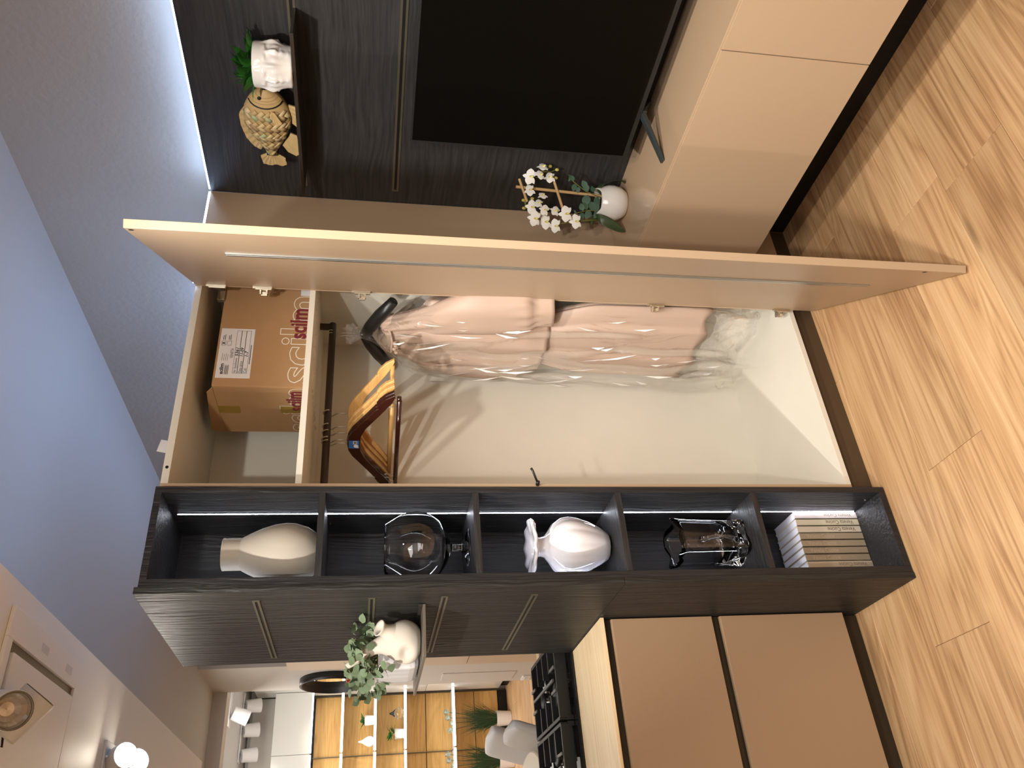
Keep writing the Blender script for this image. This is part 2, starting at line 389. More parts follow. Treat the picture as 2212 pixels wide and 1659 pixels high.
def tag(o, label, cat, group=None):
    o['label'] = label; o['category'] = cat
    if group: o['group'] = group
    return o
def recenter(o, loc):
    """move a top-level mesh's origin to loc"""
    for v in o.data.vertices: v.co -= Vector(loc)
    o.location = loc
    return o
def struct(name, mb, mats, **k):
    o = part(name, mb, mats, **k); o['kind'] = 'structure'; return o
def bx(*a): return MB().box(*a)
def frame(right, up, normal, loc):
    r, u, n = Vector(right), Vector(up), Vector(normal)
    return Matrix(((r.x, u.x, n.x, loc[0]), (r.y, u.y, n.y, loc[1]), (r.z, u.z, n.z, loc[2]), (0, 0, 0, 1)))
def text_mb(txt, width, height, right, up, normal, loc, outline=0, bold=0, shear=0, depth=.0004):
    """flat lettering fitted into width x height, lower-left corner at loc"""
    cu = bpy.data.curves.new('lettering', 'FONT'); cu.body = txt; cu.size = 1; cu.shear = shear; cu.offset = bold
    cu.resolution_u = 3
    if outline: cu.fill_mode = 'NONE'; cu.bevel_depth = outline; cu.bevel_resolution = 0
    else: cu.fill_mode = 'FRONT'
    o = bpy.data.objects.new('lettering', cu); COL.objects.link(o)
    dg = bpy.context.evaluated_depsgraph_get()
    me = bpy.data.meshes.new_from_object(o.evaluated_get(dg))
    xs = [v.co.x for v in me.vertices]; ys = [v.co.y for v in me.vertices]
    x0, x1, y0, y1 = min(xs), max(xs), min(ys), max(ys)
    sx = width/(x1-x0); sy = height/(y1-y0)
    F = frame(right, up, normal, loc)
    mb = MB()
    mb.add([tuple(F @ Vector(((v.co.x-x0)*sx, (v.co.y-y0)*sy, depth+(v.co.z*.01)))) for v in me.vertices], [tuple(p.vertices) for p in me.polygons])
    bpy.data.objects.remove(o); bpy.data.curves.remove(cu); bpy.data.meshes.remove(me)
    return mb
def leaf_mesh(name, L, W, m, cup=.15, bend=.2, tip=1.0, n=5):
    """a leaf lying along +X from the origin, faces up +Z"""
    mb = MB()
    vs = []
    for i in range(n+1):
        t = i/n; wd = W*.5*math.sin(PI*min(1, t**.85))**.8 if 0 < t < 1 else 0
        z = -bend*L*t*t
        vs += [(L*t, -wd, z+cup*wd), (L*t, 0, z), (L*t, wd, z+cup*wd)]
    fs = []
    for i in range(n):
        a = i*3
        fs += [(a, a+3, a+4, a+1), (a+1, a+4, a+5, a+2)]
    mb.add(vs, fs)
    return mb.mesh(name, m, smooth=True)
def orient(d, up=(0, 0, 1), roll=0):
    d = Vector(d).normalized(); u = Vector(up)
    if abs(d.dot(u)) > .98: u = Vector((0, 1, 0))
    y = u.cross(d).normalized(); z = d.cross(y)
    m = Matrix(((d.x, y.x, z.x), (d.y, y.y, z.y), (d.z, y.z, z.z)))
    return (m @ Matrix.Rotation(roll, 3, 'X')).to_4x4()

# ================================================================== THE SETTING
XW = 2.24; ZC = 2.83
floor = struct('floor', bx(-3.5, 2.3, -3, 9.7, -.06, -.004), M['subfloor'])
# oak planks, 1.38 x 0.24 m, running left to right
def plank_mesh(L, W):
    mb = MB(); g = .0005; e = .0012
    vs = [(g, g, -.004), (L-g, g, -.004), (L-g, W-g, -.004), (g, W-g, -.004)]
    vs += [(g, g, -e), (L-g, g, -e), (L-g, W-g, -e), (g, W-g, -e)]
    vs += [(g+e, g+e, 0), (L-g-e, g+e, 0), (L-g-e, W-g-e, 0), (g+e, W-g-e, 0)]
    fs = [(8, 9, 10, 11)]
    for a in (0, 4):
        for i in range(4): fs.append((a+i, a+(i+1) % 4, a+4+(i+1) % 4, a+4+i))
    return MB().add(vs, fs).mesh('plank', M['plank'])
PL = {}
rows = list(range(-19, 34)); offs = {0: .963, -2: .236, -1: .30, 1: .52, -3: .75, -4: 1.2}
for r in rows:
    y = 1.6315+.24*r
    if y < -2.99 or y+.24 > 9.69: continue
    off = offs.get(r, random.random()*1.38) % 1.38
    x = -3.5; L0 = (off+3.5) % 1.38
    edges = [x]+[x+L0+1.38*k for k in range(6) if x+L0+1.38*k < 2.28]+[2.28]
    for a, b in zip(edges[:-1], edges[1:]):
        L = round(b-a, 3)
        if L < .02: continue
        if L not in PL: PL[L] = plank_mesh(L, .24)
        o = put('plank', PL[L], floor); o.location = (a, y, 0)
struct('ceiling', bx(-3.5, 2.36, -3, 9.7, ZC, ZC+.06), M['ceiling'])
struct('wall_right', bx(XW, XW+.1, -3, 9.7, -.06, ZC), M['plaster'])
struct('wall_left', bx(-3.6, -3.5, -3, 9.7, -.06, ZC), M['white_wall'])
struct('wall_front', bx(-3.6, XW+.1, -3.1, -3, -.06, ZC), M['white_wall'])
struct('wall_back', bx(-3.6, XW+.1, 9.6, 9.7, -.06, ZC), M['white_wall'])
struct('trim_1', bx(-2.6, .79, 1.65, 5.14, 2.50, ZC), M['soffit'])                    # dropped ceiling over the kitchen
struct('trim_2', bx(-3.5, 1.618, 7.18, 7.36, 2.718, ZC), M['white_wall'])            # beam
pier = struct('wall_pier', bx(1.618, XW, 6.42, 7.18, 0, ZC), M['white_wall'])
part('access_panel', bx(1.612, 1.62, 6.825, 7.07, .356, .973), M['white_wall'], pier, bevel=.001)
sk = part('socket', bx(1.606, 1.619, 7.0, 7.14, .196, .268), M['gloss_white'], pier, bevel=.003)
part('socket_insert', bx(1.603, 1.607, 7.03, 7.11, .212, .252), M['white_metal'], sk, bevel=.002)
# dark cladding of the right wall behind the television
clad = thing('wall_cladding', (2.2, 1.1, 0), 'charcoal wood cladding panel behind the television, LED strip along its top', 'wall panel')
part('panel', bx(2.16, 2.182, -.4, 2.098, .3, 2.182), M['tv_wall'], clad)
part('lower_panel', bx(2.166, 2.182, -.4, 2.136, 0, .30), M['black'], clad)
for z, y1 in ((1.8615, 2.042), (1.5455, 2.041)):
    mb = MB()
    mb.box(2.1575, 2.161, -.38, y1, z+.0045, z+.0115); mb.box(2.1575, 2.161, -.38, y1, z-.0115, z-.0045)
    mb.box(2.1575, 2.161, y1-.006, y1, z-.0045, z+.0045)
    part('slot_rail', mb, M['slot'], clad)
    part('slot_groove', bx(2.1592, 2.1606, -.38, y1-.006, z-.0045, z+.0045), M['black'], clad)
part('led_strip', bx(2.172, 2.182, -.4, 2.10, 2.182, 2.190), M['led_top'], clad)
part('unseen_rear_panel', bx(2.16, 2.182, 2.70, 4.70, 0, 2.17), M['tv_wall'], clad)  # unseen panel added to carry the strip on its top
part('unseen_led_strip', bx(2.172, 2.182, 2.70, 4.70, 2.17, 2.178), M['led_rear'], clad)  # unseen strip added to light the ceiling beyond the wardrobe

# ================================================================== FLOATING TV BENCH
bench = thing('tv_bench', (2.0, 1.1, .305), 'greige lacquered wall hung bench under the television', 'cabinet')
XB = 1.823
part('body', bx(XB+.021, 2.158, -.5, 2.094, .307, .722), M['greige'], bench)
part('top', bx(XB+.006, 2.158, -.5, 2.094, .7225, .7365), M['greige_gloss'], bench, bevel=.0012)
ys = [2.094, 1.156, .22, -.5]
for a, b in zip(ys[:-1], ys[1:]):
    z0, z1 = .305, .732
    poly = [(XB, z0), (XB+.0205, z0), (XB+.0205, .7205), (XB+.004, z1), (XB, z1)]
    mb = MB().prism([(p, q) for p, q in poly], b+.0015, a-.0015, 'Y')
    part('drawer_front', mb, M['greige'], bench, bevel=.0008)

# ================================================================== TELEVISION
tv = thing('television', (2.06, 1.06, .7365), 'black flat screen television on splayed feet, standing on the greige bench', 'television')
XT = 2.03; y0, y1, z0, z1 = .44, 1.706, .8005, 1.5105
part('screen', bx(XT+.0015, XT+.012, y0+.006, y1-.006, z0+.014, z1-.006), M['screen'], tv)
mb = MB()
mb.box(XT, XT+.03, y1-.006, y1, z0, z1); mb.box(XT, XT+.03, y0, y0+.006, z0, z1)
mb.box(XT, XT+.03, y0+.006, y1-.006, z1-.006, z1); mb.box(XT, XT+.03, y0+.006, y1-.006, z0, z0+.014)
part('bezel', mb, M['bezel'], tv, bevel=.001)
mb = MB(); mb.box(XT+.012, XT+.03, y0+.006, y1-.006, z0+.014, z1-.006); mb.box(XT+.03, XT+.075, y0+.1, y1-.1, z0+.03, z1-.3)
part('back_shell', mb, M['plastic_black'], tv, bevel=.004)
for yc, sg in ((1.535, 1), (.60, -1)):
    mb = MB()
    def bar(p, q, wd, hg):
        p = Vector(p); q = Vector(q); d = (q-p).normalized(); s = d.cross(Vector((0, 0, 1))).normalized()*wd/2; u = s.cross(d).normalized()*hg/2
        vs = [p-s-u, p+s-u, p+s+u, p-s+u, q-s-u*.45, q+s-u*.45, q+s+u*.45, q-s+u*.45]
        mb.add(vs, [(0, 1, 2, 3), (7, 6, 5, 4), (0, 4, 5, 1), (1, 5, 6, 2), (2, 6, 7, 3), (3, 7, 4, 0)])
    bar((2.045, yc, .797), (1.884, yc+sg*.052, .7405), .022, .016)
    bar((2.045, yc, .797), (2.145, yc+sg*.035, .7405), .022, .016)
    mb.box(2.032, 2.058, yc-.014, yc+.014, .785, .8)
    part('foot', mb, mat('foot_metal', rgb(70, 78, 78), .3, metal=.5), tv, bevel=.002)

# ================================================================== SHELF ABOVE THE TELEVISION
ws = thing('wall_shelf', (2.1, 1.67, 1.85), 'thin charcoal shelf slotted into the cladding above the television', 'shelf')
mb = bx(2.040, 2.1595, 1.372, 1.968, 1.8485, 1.8565)
part('board', mb, M['dark_flat'], ws, bevel=.0006)
part('front_lip', bx(2.036, 2.0402, 1.372, 1.968, 1.847, 1.8575), M['bronze'], ws, bevel=.0006)
part('rear_bracket', bx(2.150, 2.1578, 1.40, 1.94, 1.8565, 1.8635), M['bronze'], ws)

# ================================================================== WARDROBE
wd = thing('wardrobe', (1.45, 2.118, 0), 'tall greige corner wardrobe standing open, cream inside', 'wardrobe')
YF = 2.118
part('side_panel', bx(1.0142, 1.040, YF, 2.65, .0857, 2.182), M['greige'], wd, bevel=.0008)
part('side_panel', bx(1.903, 1.925, YF, 2.65, .0857, 2.182), M['cream'], wd)
part('top_panel', bx(1.040, 1.903, YF, 2.65, 2.1615, 2.1815), M['cream'], wd, bevel=.0006)
part('bottom_panel', bx(1.040, 1.903, YF, 2.65, .0857, .104), M['cream'], wd, bevel=.0006)
part('shelf', bx(1.040, 1.903, YF, 2.635, 1.8025, 1.8205), M['cream'], wd, bevel=.0006)
part('back_panel', bx(1.040, 1.903, 2.635, 2.65, .104, 2.1615), M['cream'], wd)
part('plinth', bx(1.0145, 2.166, 2.137, 2.152, 0, .0857), M['brown'], wd)
part('filler_panel', bx(1.747, 2.159, 2.098, 2.1175, .0857, 2.182), M['greige'], wd, bevel=.0008)
part('led_strip', bx(1.75, 2.159, 2.10, 2.108, 2.182, 2.189), M['led_top'], wd)
part('unseen_led_strip', bx(1.05, 2.15, 2.60, 2.61, 2.182, 2.188), M['led_rear'], wd)
mb = MB().tube([(1.041, 2.40, 1.757), (1.825, 2.40, 1.757)], .0125, 16)
part('clothes_rail', mb, M['bronze'], wd, smooth=False)
part('rail_bracket', bx(1.802, 1.822, 2.392, 2.408, 1.757, 1.8025), M['bronze'], wd, bevel=.001)
mb = MB().tube([(1.041, 2.112, 1.118), (1.075, 2.10, 1.132), (1.082, 2.098, 1.137)], [.0035, .0035, .004], 8)
mb.tube([(1.036, 2.117, 1.118), (1.040, 2.104, 1.118)], .006, 8)
part('hook', mb, M['plastic_black'], wd, smooth=True)
mb = MB().tube([(1.0893, 2.1185, 2.171), (1.0893, 2.1168, 2.171)], .0045, 12)
part('hole_cap', mb, M['black'], wd)
# the door, swung open towards the camera
hd = Vector((1.742, 2.107, 0)); dd = Vector((-.5076, -.8616, 0)); no = Vector((.8616, -.5076, 0))
DM = Matrix(((dd.x, no.x, 0, hd.x), (dd.y, no.y, 0, hd.y), (0, 0, 1, 0), (0, 0, 0, 1)))    # local x along door, y outward, z up
door = part('door', MB().box(0, .772, 0, .021, .012, 2.179, mx=DM), M['greige'], wd, bevel=.0008)
mb = MB().box(.752, .7728, .0008, .0202, .0125, 2.1785, mx=DM)
st = part('stiffener', MB().box(.516, .546, -.0035, .002, .15, 1.996, mx=DM).box(.528, .534, -.0045, -.003, .15, 1.996, mx=DM), M['alu'], door, bevel=.0006)
for z in (2.166, .128):
    mb = MB()
    vs = [tuple(DM @ Vector((.757+.006*math.cos(2*PI*j/12), -.0008, z+.006*math.sin(2*PI*j/12)))) for j in range(12)]
    mb.add(vs, [tuple(range(12))]); part('fitting_hole', mb, M['black'], door)
for z in (2.114, 1.97, 1.654, 1.14, .625, .145):
    mb = MB()
    mb.box(.004, .016, -.006, .001, z-.031, z+.031, mx=DM)
    mb.box(.000, .020, -.010, -.004, z-.030, z+.022, mx=DM)
    h_ = part('hinge', mb, M['nickel'], door, bevel=.001)
    mb = MB()
    P = lambda a, b, c: DM @ Vector((a, b, c))
    if z > 2.1:
        mb.prism([(0, 0), (.02, -.004), (.055, -.035), (.08, -.040), (.08, -.055), (.05, -.052), (.012, -.02), (0, -.014)], -.009, .009, 'Z',
                 mx=Matrix.Translation((1.737, 2.112, z)) @ Matrix.Rotation(R(75), 4, 'Z'))
        mb.box(1.752, 1.80, 2.19, 2.206, z-.012, z+.012)
    else:
        mb.box(-.018, .006, -.022, -.006, z-.016, z-.010, mx=DM); mb.box(-.018, .006, -.022, -.006, z+.004, z+.010, mx=DM)
        mb.box(-.022, -.006, -.026, -.012, z-.013, z+.007, mx=DM)
    part('hinge_arm', mb, M['nickel'], h_, bevel=.001)
tp = thing('tape_scrap', (1.17, 2.15, 2.1825), 'scrap of pale masking tape sticking up from the wardrobe top edge', 'tape')
mb = MB()
mb.add([(1.145, 2.14, 2.1835), (1.185, 2.14, 2.1835), (1.19, 2.142, 2.206), (1.152, 2.142, 2.213), (1.168, 2.139, 2.200)], [(0, 1, 4), (1, 2, 4), (2, 3, 4), (3, 0, 4)])
part('strip', mb, M['paper'], tp, solid=.0006)

# ================================================================== DARK OPEN SHELF UNIT
su = thing('shelf_unit', (.865, 2.084, 0), 'narrow charcoal open shelf unit with LED strip between wardrobe and kitchen', 'shelves')
part('side_panel', bx(.9955, 1.0138, 2.084, 2.40, .004, 2.182), M['dark'], su, bevel=.0008)
part('side_panel', bx(.7335, .7540, 2.084, 2.40, .004, 2.182), M['dark'], su, bevel=.0008)
part('top_panel', bx(.7540, .9955, 2.084, 2.40, 2.164, 2.182), M['dark'], su, bevel=.0006)
part('bottom_panel', bx(.7540, .9955, 2.084, 2.40, .004, .0237), M['dark'], su, bevel=.0006)
part('back_panel', bx(.7540, .9955, 2.380, 2.395, .0237, 2.164), M['dark'], su)
SZ = (1.750, 1.3194, .8925, .460)
for z in SZ: part('shelf', bx(.7545, .9950, 2.0845, 2.380, z-.0178, z), grain_mat('charcoal_shelf', (.022, .021, .022), 'X', .45) if z == SZ[0] else bpy.data.materials['charcoal_shelf'], su, bevel=.0006)
part('plinth', bx(.735, 1.012, 2.11, 2.125, 0, .004), M['black'], su)
zz = [(.030, .442), (.462, .874), (.894, 1.301), (1.321, 1.7318), (1.752, 2.149)]
mb = MB()
for a, b in zz: mb.box(.9952, .9957, 2.2275, 2.2315, a, b)
part('led_strip', mb, M['led'], su)
mb = MB()
for a, b in zz: mb.box(.7538, .7543, 2.2275, 2.2315, a, b)
part('led_strip', mb, M['led'], su)
for z, y in ((1.737+.006, 2.14), (1.726, 2.14), (1.726, 2.30), (1.30, 2.14), (.868, 2.14), (.04, 2.14)):
    part('shelf_pin', MB().tube([(.9958, y, z), (.9925, y, z)], .003, 10), M['nickel'], su, smooth=False)
ep = part('end_panel', bx(.715, .7330, 2.082, 2.79, .906, 2.190), M['dark_side'], su, bevel=.0006)
part('end_panel', bx(.715, .7330, 2.082, 2.79, .003, .9048), M['dark_side'], su, bevel=.0006)
for z in (1.9005, 1.599, 1.4015, 1.149):
    mb = MB(); a, b = 2.153, 2.720
    mb.box(.7125, .7155, a, b, z+.0035, z+.0095); mb.box(.7125, .7155, a, b, z-.0095, z-.0035)
    mb.box(.7125, .7155, a, a+.004, z-.0035, z+.0035); mb.box(.7125, .7155, b-.004, b, z-.0035, z+.0035)
    sl = part('slot_rail', mb, M['slot'], su)
    part('slot_groove', bx(.7143, .7153, a+.004, b-.004, z-.0035, z+.0035), M['black'], su)

# shelf on the end panel
ks = thing('bracket_shelf', (.64, 2.45, 1.458), 'small bronze shelf on the charcoal end panel above the hob', 'shelf')
part('board', bx(.5715, .7125, 2.208, 2.687, 1.4505, 1.4585), mat('shelf_bronze', rgb(132, 124, 112), .35, metal=.5), ks, bevel=.0006)
part('back_flange', bx(.706, .7125, 2.208, 2.687, 1.4585, 1.4685), M['bronze'], ks)

# ================================================================== KITCHEN BASE
ki = thing('base_cabinet', (.2, 2.7, 0), 'greige kitchen base cabinet with two wide drawers and dark finger channels', 'cabinet')
part('carcass', bx(-1.2, .7135, 2.425, 3.33, .075, .868), M['brown'], ki)
part('plinth', bx(-1.2, .7135, 2.440, 2.455, 0, .075), M['channel'], ki)
part('finger_channel', bx(-1.2, .7135, 2.412, 2.425, .845, .888), M['channel'], ki)
part('finger_channel', bx(-1.2, .7135, 2.412, 2.425, .490, .545), M['channel'], ki)
for a, b in ((.532, .864), (.0765, .505)):
    z = b
    poly = [(2.393, a), (2.413, a), (2.413, z-.010), (2.4065, z), (2.3975, z), (2.393, z-.0035)]
    for x0, x1 in ((-.49, .7105), (-1.2, -.493)):
        part('drawer_front', MB().prism(poly, x0, x1, 'X'), mat('greige_drawer', rgb(160, 132, 104), .5, bump=.05, bscale=300) if a > .5 and x1 > 0 else bpy.data.materials['greige_drawer'], ki, bevel=.0008)
wt = MB().box(-1.2, .7135, 2.385, 3.39, .889, .900)
wt.box(.7135, 1.0, 2.795, 3.39, .889, .900)
wk = recenter(part('worktop', wt, M['worktop'], bevel=.0006), (.2, 2.8, .889))
tag(wk, 'thin pale wood grain worktop under the black hob', 'worktop')

hb = thing('gas_hob', (.4, 3.05, .9), 'black glass gas hob with cast iron pan supports on the pale worktop', 'hob')
part('glass_plate', bx(-.05, .86, 2.765, 3.30, .9005, .9075), M['hob'], hb, bevel=.002)
def burner(x, y, r):
    T = Matrix.Translation((x, y, 0))
    b_ = part('burner', MB().lathe([(r*1.05, .9076), (r*1.05, .914), (r*.9, .916), (r*.9, .919)], 28, mx=T, cap1=True), M['chrome'], hb, smooth=False)
    part('flame_ring', MB().lathe([(r*.80, .919), (r*.82, .930), (r*.78, .932)], 28, mx=T, cap1=True, mod=lambda a, i, q, z: (q*(1+.025*(int(a*28/PI) % 2)), z)), M['chrome'], b_)
    part('burner_cap', MB().lathe([(r*.92, .932), (r*.92, .937), (r*.8, .941), (0.001, .942)], 28, mx=T), M['iron'], b_, smooth=True)
for x, y, r in ((.605, 2.93, .048), (.44, 3.02, .062), (.63, 3.16, .036), (.25, 2.93, .045), (.25, 3.16, .04)): burner(x, y, r)
def support(x0, x1):
    g = MB(); h0, h1 = .932, .956; t = .006
    for y in (2.83, 2.94, 3.04, 3.14, 3.25):
        if y in (2.83, 3.25): g.box(x0, x1, y-t, y+t, .915, h1)
        else:
            xm = (x0+x1)/2
            g.box(x0, xm-.04, y-t, y+t, h0, h1); g.box(xm+.04, x1, y-t, y+t, h0, h1)
    for x in (x0, x1): g.box(x-t, x+t, 2.83, 3.25, .915, h1)
    for x in (x0, x1):
        for y in (2.83, 3.25): g.box(x-.008, x+.008, y-.008, y+.008, .9078, .93)
    s_ = part('pan_support', g, M['iron'], hb, bevel=.0015)
    f = MB()
    for x in (x0*.35+x1*.65, x0*.65+x1*.35):
        f.box(x-.005, x+.005, 2.83, 2.90, h1, h1+.006); f.box(x-.005, x+.005, 3.18, 3.25, h1, h1+.006)
    f.box((x0+x1)/2-.005, (x0+x1)/2+.005, 2.86, 3.22, h1, h1+.007)
    part('finger_bar', f, M['iron_top'], s_, bevel=.001)
support(.51, .77); support(.23, .49); support(-.03, .21)

# ================================================================== THINGS IN THE SHELF UNIT
def sm(a, b, x): t_ = min(1, max(0, (x-a)/(b-a))); return t_*t_*(3-2*t_)
# matt cream bottle vase
def ridge(a, i, r, z): return (r, z)
prof = [(.001, .0), (.050, .0), (.056, .004), (.074, .03), (.0845, .065), (.0855, .09), (.081, .12), (.070, .155), (.056, .186), (.047, .203), (.0445, .207)]
zz_ = .207
while zz_ < .252:
    prof += [(.0438, zz_+.0012), (.0448, zz_+.003)]; zz_ += .0042
prof += [(.0452, .254), (.0445, .2565), (.0415, .256), (.040, .25), (.038, .21), (.03, .2)]
t = thing('bottle_vase', (.864, 2.205, 1.7505), 'matt cream bottle vase with ribbed neck on the top tier of the dark shelf unit', 'vase')
part('body', MB().lathe(prof, 48, mx=Matrix.Translation((.864, 2.205, 1.7505))), M['vase_cream'], t, smooth=True)
# balloon wine glass
t = thing('balloon_glass', (.884, 2.225, 1.3197), 'oversized clear balloon wine glass with short stem on a dark shelf', 'glass')
out_ = [(.001, 0), (.048, 0), (.055, .0015), (.056, .003), (.045, .006), (.022, .014), (.012, .022), (.0095, .03), (.010, .046), (.014, .053)]
bowl = [(.050, .066), (.082, .090), (.1015, .125), (.107, .152), (.104, .178), (.093, .205), (.080, .228), (.072, .2435)]
inn = [(max(.001, r-.0022), z+.0005 if i else z+.004) for i, (r, z) in enumerate(bowl)]
prof = out_+bowl+[(.0710, .2448), (.0700, .2440)]+inn[::-1][1:]+[(.03, .0655), (.001, .062)]
T = Matrix.Translation((.884, 2.225, 1.3197))
part('bowl_and_stem', MB().lathe(prof, 56, mx=T), M['glass'], t, smooth=True)
# ribbed opal vase with scalloped flange
t = thing('ribbed_vase', (.879, 2.215, .8928), 'glossy white ribbed vase with wide scalloped rim on a dark shelf', 'vase')
T = Matrix.Translation((.879, 2.215, .8928))
def rib(a, i, r, z):
    k = 1 if .03 < z < .18 else .25
    return (r*(1+.035*k*(abs(math.cos(a*6))-.5)), z)
prof = [(.001, .004), (.034, .003), (.042, .008), (.056, .03), (.072, .065), (.083, .10), (.0875, .128), (.083, .152), (.068, .174), (.045, .190), (.0315, .202), (.0285, .214), (.0300, .224), (.033, .228)]
part('body', MB().lathe(prof, 96, mod=rib, mx=T), M['ribbed_white'], t, smooth=True)
def scal(a, i, r, z):
    k = min(1, max(0, (r-.04)/.04))
    return (r*(1+.05*k*abs(math.cos(a*5))), z+.0022*k*math.cos(a*10))
part('rim', MB().lathe([(.029, .222), (.045, .229), (.066, .234), (.080, .238), (.082, .243), (.079, .246), (.062, .244), (.042, .240), (.028, .232), (.024, .21)], 96, mod=scal, mx=T), M['ribbed_white'], t, smooth=True)
part('base', MB().lathe([(.001, .0), (.030, .0), (.036, .003), (.040, .007), (.034, .0035), (.001, .004)], 48, mx=T), M['glass'], t, smooth=True)
# square crystal vase
t = thing('crystal_vase', (.885, 2.215, .4603), 'square clear crystal vase with notched rim and applied handles on a dark shelf', 'vase')
ang = R(14)
def sq(h, wv, p=5.0, k=0): return wv
def crys(a, i, r, z):
    c, s_ = abs(math.cos(a)), abs(math.sin(a))
    q = (c**7+s_**7)**(-1/7.)
    zz2 = z
    if z > .19: zz2 = z+(.010*(abs(math.sin(2*a))**2)-.005+.004*math.sin(6*a))*sm(.19, .22, z)
    tw = .10*max(0, .05-z)/.05
    return (r*q*(1+tw*abs(math.sin(2*a))), zz2)
prof = [(.001, .0), (.050, .0), (.053, .004), (.054, .018), (.0535, .05), (.055, .11), (.056, .17), (.058, .205), (.061, .226), (.060, .2285), (.056, .226), (.0525, .205), (.0505, .17), (.0495, .11), (.047, .06), (.03, .036), (.001, .032)]
T = Matrix.Translation((.885, 2.215, .4603)) @ Matrix.Rotation(ang, 4, 'Z')
part('body', MB().lathe(prof, 80, mod=crys, mx=T), M['crystal'], t, smooth=True)
for sg in (-1, 1):
    pts = []
    for k in range(13):
        u = k/12; pts.append(T @ Vector((sg*(.030), -.056-.020*math.sin(PI*u)**.7 if sg < 0 else .056+.020*math.sin(PI*u)**.7, .045+.115*u)))
    part('handle', MB().tube(pts, [.012]+[.006]*4+[.005]*3+[.006]*4+[.013], 10), M['crystal'], t, smooth=True)
# books with printed spines
lab = ['pinkish white {} lit by the LED strip, rightmost of the row', 'ivory {} with dark spine lettering, second from the right', 'cream {} with dark spine lettering beside the taupe ones',
       'taupe {} with pale lettering, next to the cream ones', 'taupe {} with pale lettering, fifth from the right end', 'taupe {} with pale lettering, third from the left end',
       'taupe {} with pale lettering, next to the leftmost pale one', 'pale beige {} with grey upside-down lettering, leftmost of the row']
xr = .9942
for i in range(8):
    wdt = .0238; x1 = xr; x0 = xr-wdt+.0006; xr -= wdt+.0002
    yb = 2.2305+[0, .0004, .001, 0, .0006, .0002, .0008, -.002][i]; h_ = .2225+[.001, .0, .0012, 0, .0006, .001, .0004, .0015][i]
    t = thing('book', ((x0+x1)/2, 2.30, .0240), lab[i].format('book'), 'book', 'row of books on the bottom tier of the shelf unit')
    z0 = .0240; z1 = z0+h_; yk = 2.376
    mb = MB()
    mb.box(x0, x1, yb, yb+.003, z0, z1); mb.box(x0, x0+.0022, yb, yk, z0, z1); mb.box(x1-.0022, x1, yb, yk, z0, z1)
    part('cover', mb, M['book'][i], t, bevel=.0005)
    part('pages', bx(x0+.0022, x1-.0022, yb+.003, yk-.003, z0+.003, z1-.0015 if i not in (3,) else z1-.001), M['pages'], t)
    flip = i in (0, 1, 2, 7)
    ink = M['book_ink'] if i in (1, 2) else M['book_ink_grey'] if i in (0, 7) else M['book_ink_pale']
    cx = (x0+x1)/2; hh = .0135
    if flip: tm = text_mb('Veneta Cucine', .098, hh, (0, 0, 1), (-1, 0, 0), (0, -1, 0), (cx+hh*.46, yb, z0+.020))
    else: tm = text_mb('Veneta Cucine', .098, hh, (0, 0, -1), (1, 0, 0), (0, -1, 0), (cx-hh*.46, yb, z1-.022))
    part('spine_lettering', tm, ink, t)

# ================================================================== CARDBOARD BOX
cb = thing('cardboard_box', (1.62, 2.345, 1.8205), 'brown cardboard box with a loose flap and white shipping sheet on the wardrobe top shelf', 'box')
X0, X1, Y0, Y1, Z0, Z1 = 1.4164, 1.835, 2.200, 2.487, 1.8208, 2.104
mb = MB(); tk = .004
mb.box(X0, X1, Y0, Y0+tk, Z0, Z1); mb.box(X0, X1, Y1-tk, Y1, Z0, Z1); mb.box(X0, X0+tk, Y0+tk, Y1-tk, Z0, Z1); mb.box(X1-tk, X1, Y0+tk, Y1-tk, Z0, Z1); mb.box(X0+tk, X1-tk, Y0+tk, Y1-tk, Z0, Z0+tk)
part('walls', mb, M['cardboard'], cb, bevel=.003)
mb = MB()
mb.add([(X0, Y0+.01, Z1), (X0, Y1, Z1-.004), (X0-.012, Y1-.03, Z1+.035), (X0-.006, Y0+.03, Z1+.018)], [(0, 1, 2, 3)])
mb.add([(X0+.005, Y0+.004, Z1), (X1, Y0+.004, Z1), (X1, Y0+.14, Z1+.012), (X0+.03, Y0+.14, Z1+.022)], [(0, 1, 2, 3)])
mb.add([(X0+.005, Y1-.004, Z1), (X1, Y1-.004, Z1), (X1, Y1-.15, Z1+.008), (X0+.02, Y1-.15, Z1+.012)], [(0, 1, 2, 3)])
part('flap', mb, M['cardboard'], cb, solid=.003)
for y0, y1, z0, z1 in ((2.318, 2.362, 2.034, 2.1035), (2.316, 2.356, 1.836, 1.906)): part('tape', bx(X0-.0008, X0, y0, y1, z0, z1), M['tape'], cb)
FR = ((1, 0, 0), (0, 0, 1), (0, -1, 0)); LF = ((0, -1, 0), (0, 0, 1), (-1, 0, 0))
part('printed_outline', text_mb('scilm', .355, .118, *FR, (1.432, Y0, 1.796), outline=.009, bold=.02), M['white_ink'], cb)
part('printed_mark', text_mb('scilm', .125, .056, *FR, (1.607, Y0-.0006, 1.829), bold=.03), M['maroon'], cb)
part('printed_outline', text_mb('scilm', .270, .112, *LF, (X0, 2.478, 1.796), outline=.009, bold=.02), M['white_ink'], cb)
part('printed_mark', text_mb('scilm', .118, .052, *LF, (X0-.0009, 2.342, 1.832), bold=.03), M['maroon'], cb)
lb = part('shipping_sheet', bx(1.446, 1.640, Y0-.0007, Y0, 1.993, 2.098), M['paper'], cb)
tm = MB()
def prt(mb2): tm.add(mb2.v, mb2.f)
yL = Y0-.0008
def line(x0, x1, z0, z1): prt(MB().box(x0, x1, yL-.0003, yL, z0, z1))
prt(text_mb('scilm', .040, .012, *FR, (1.460, yL, 2.076), bold=.03))
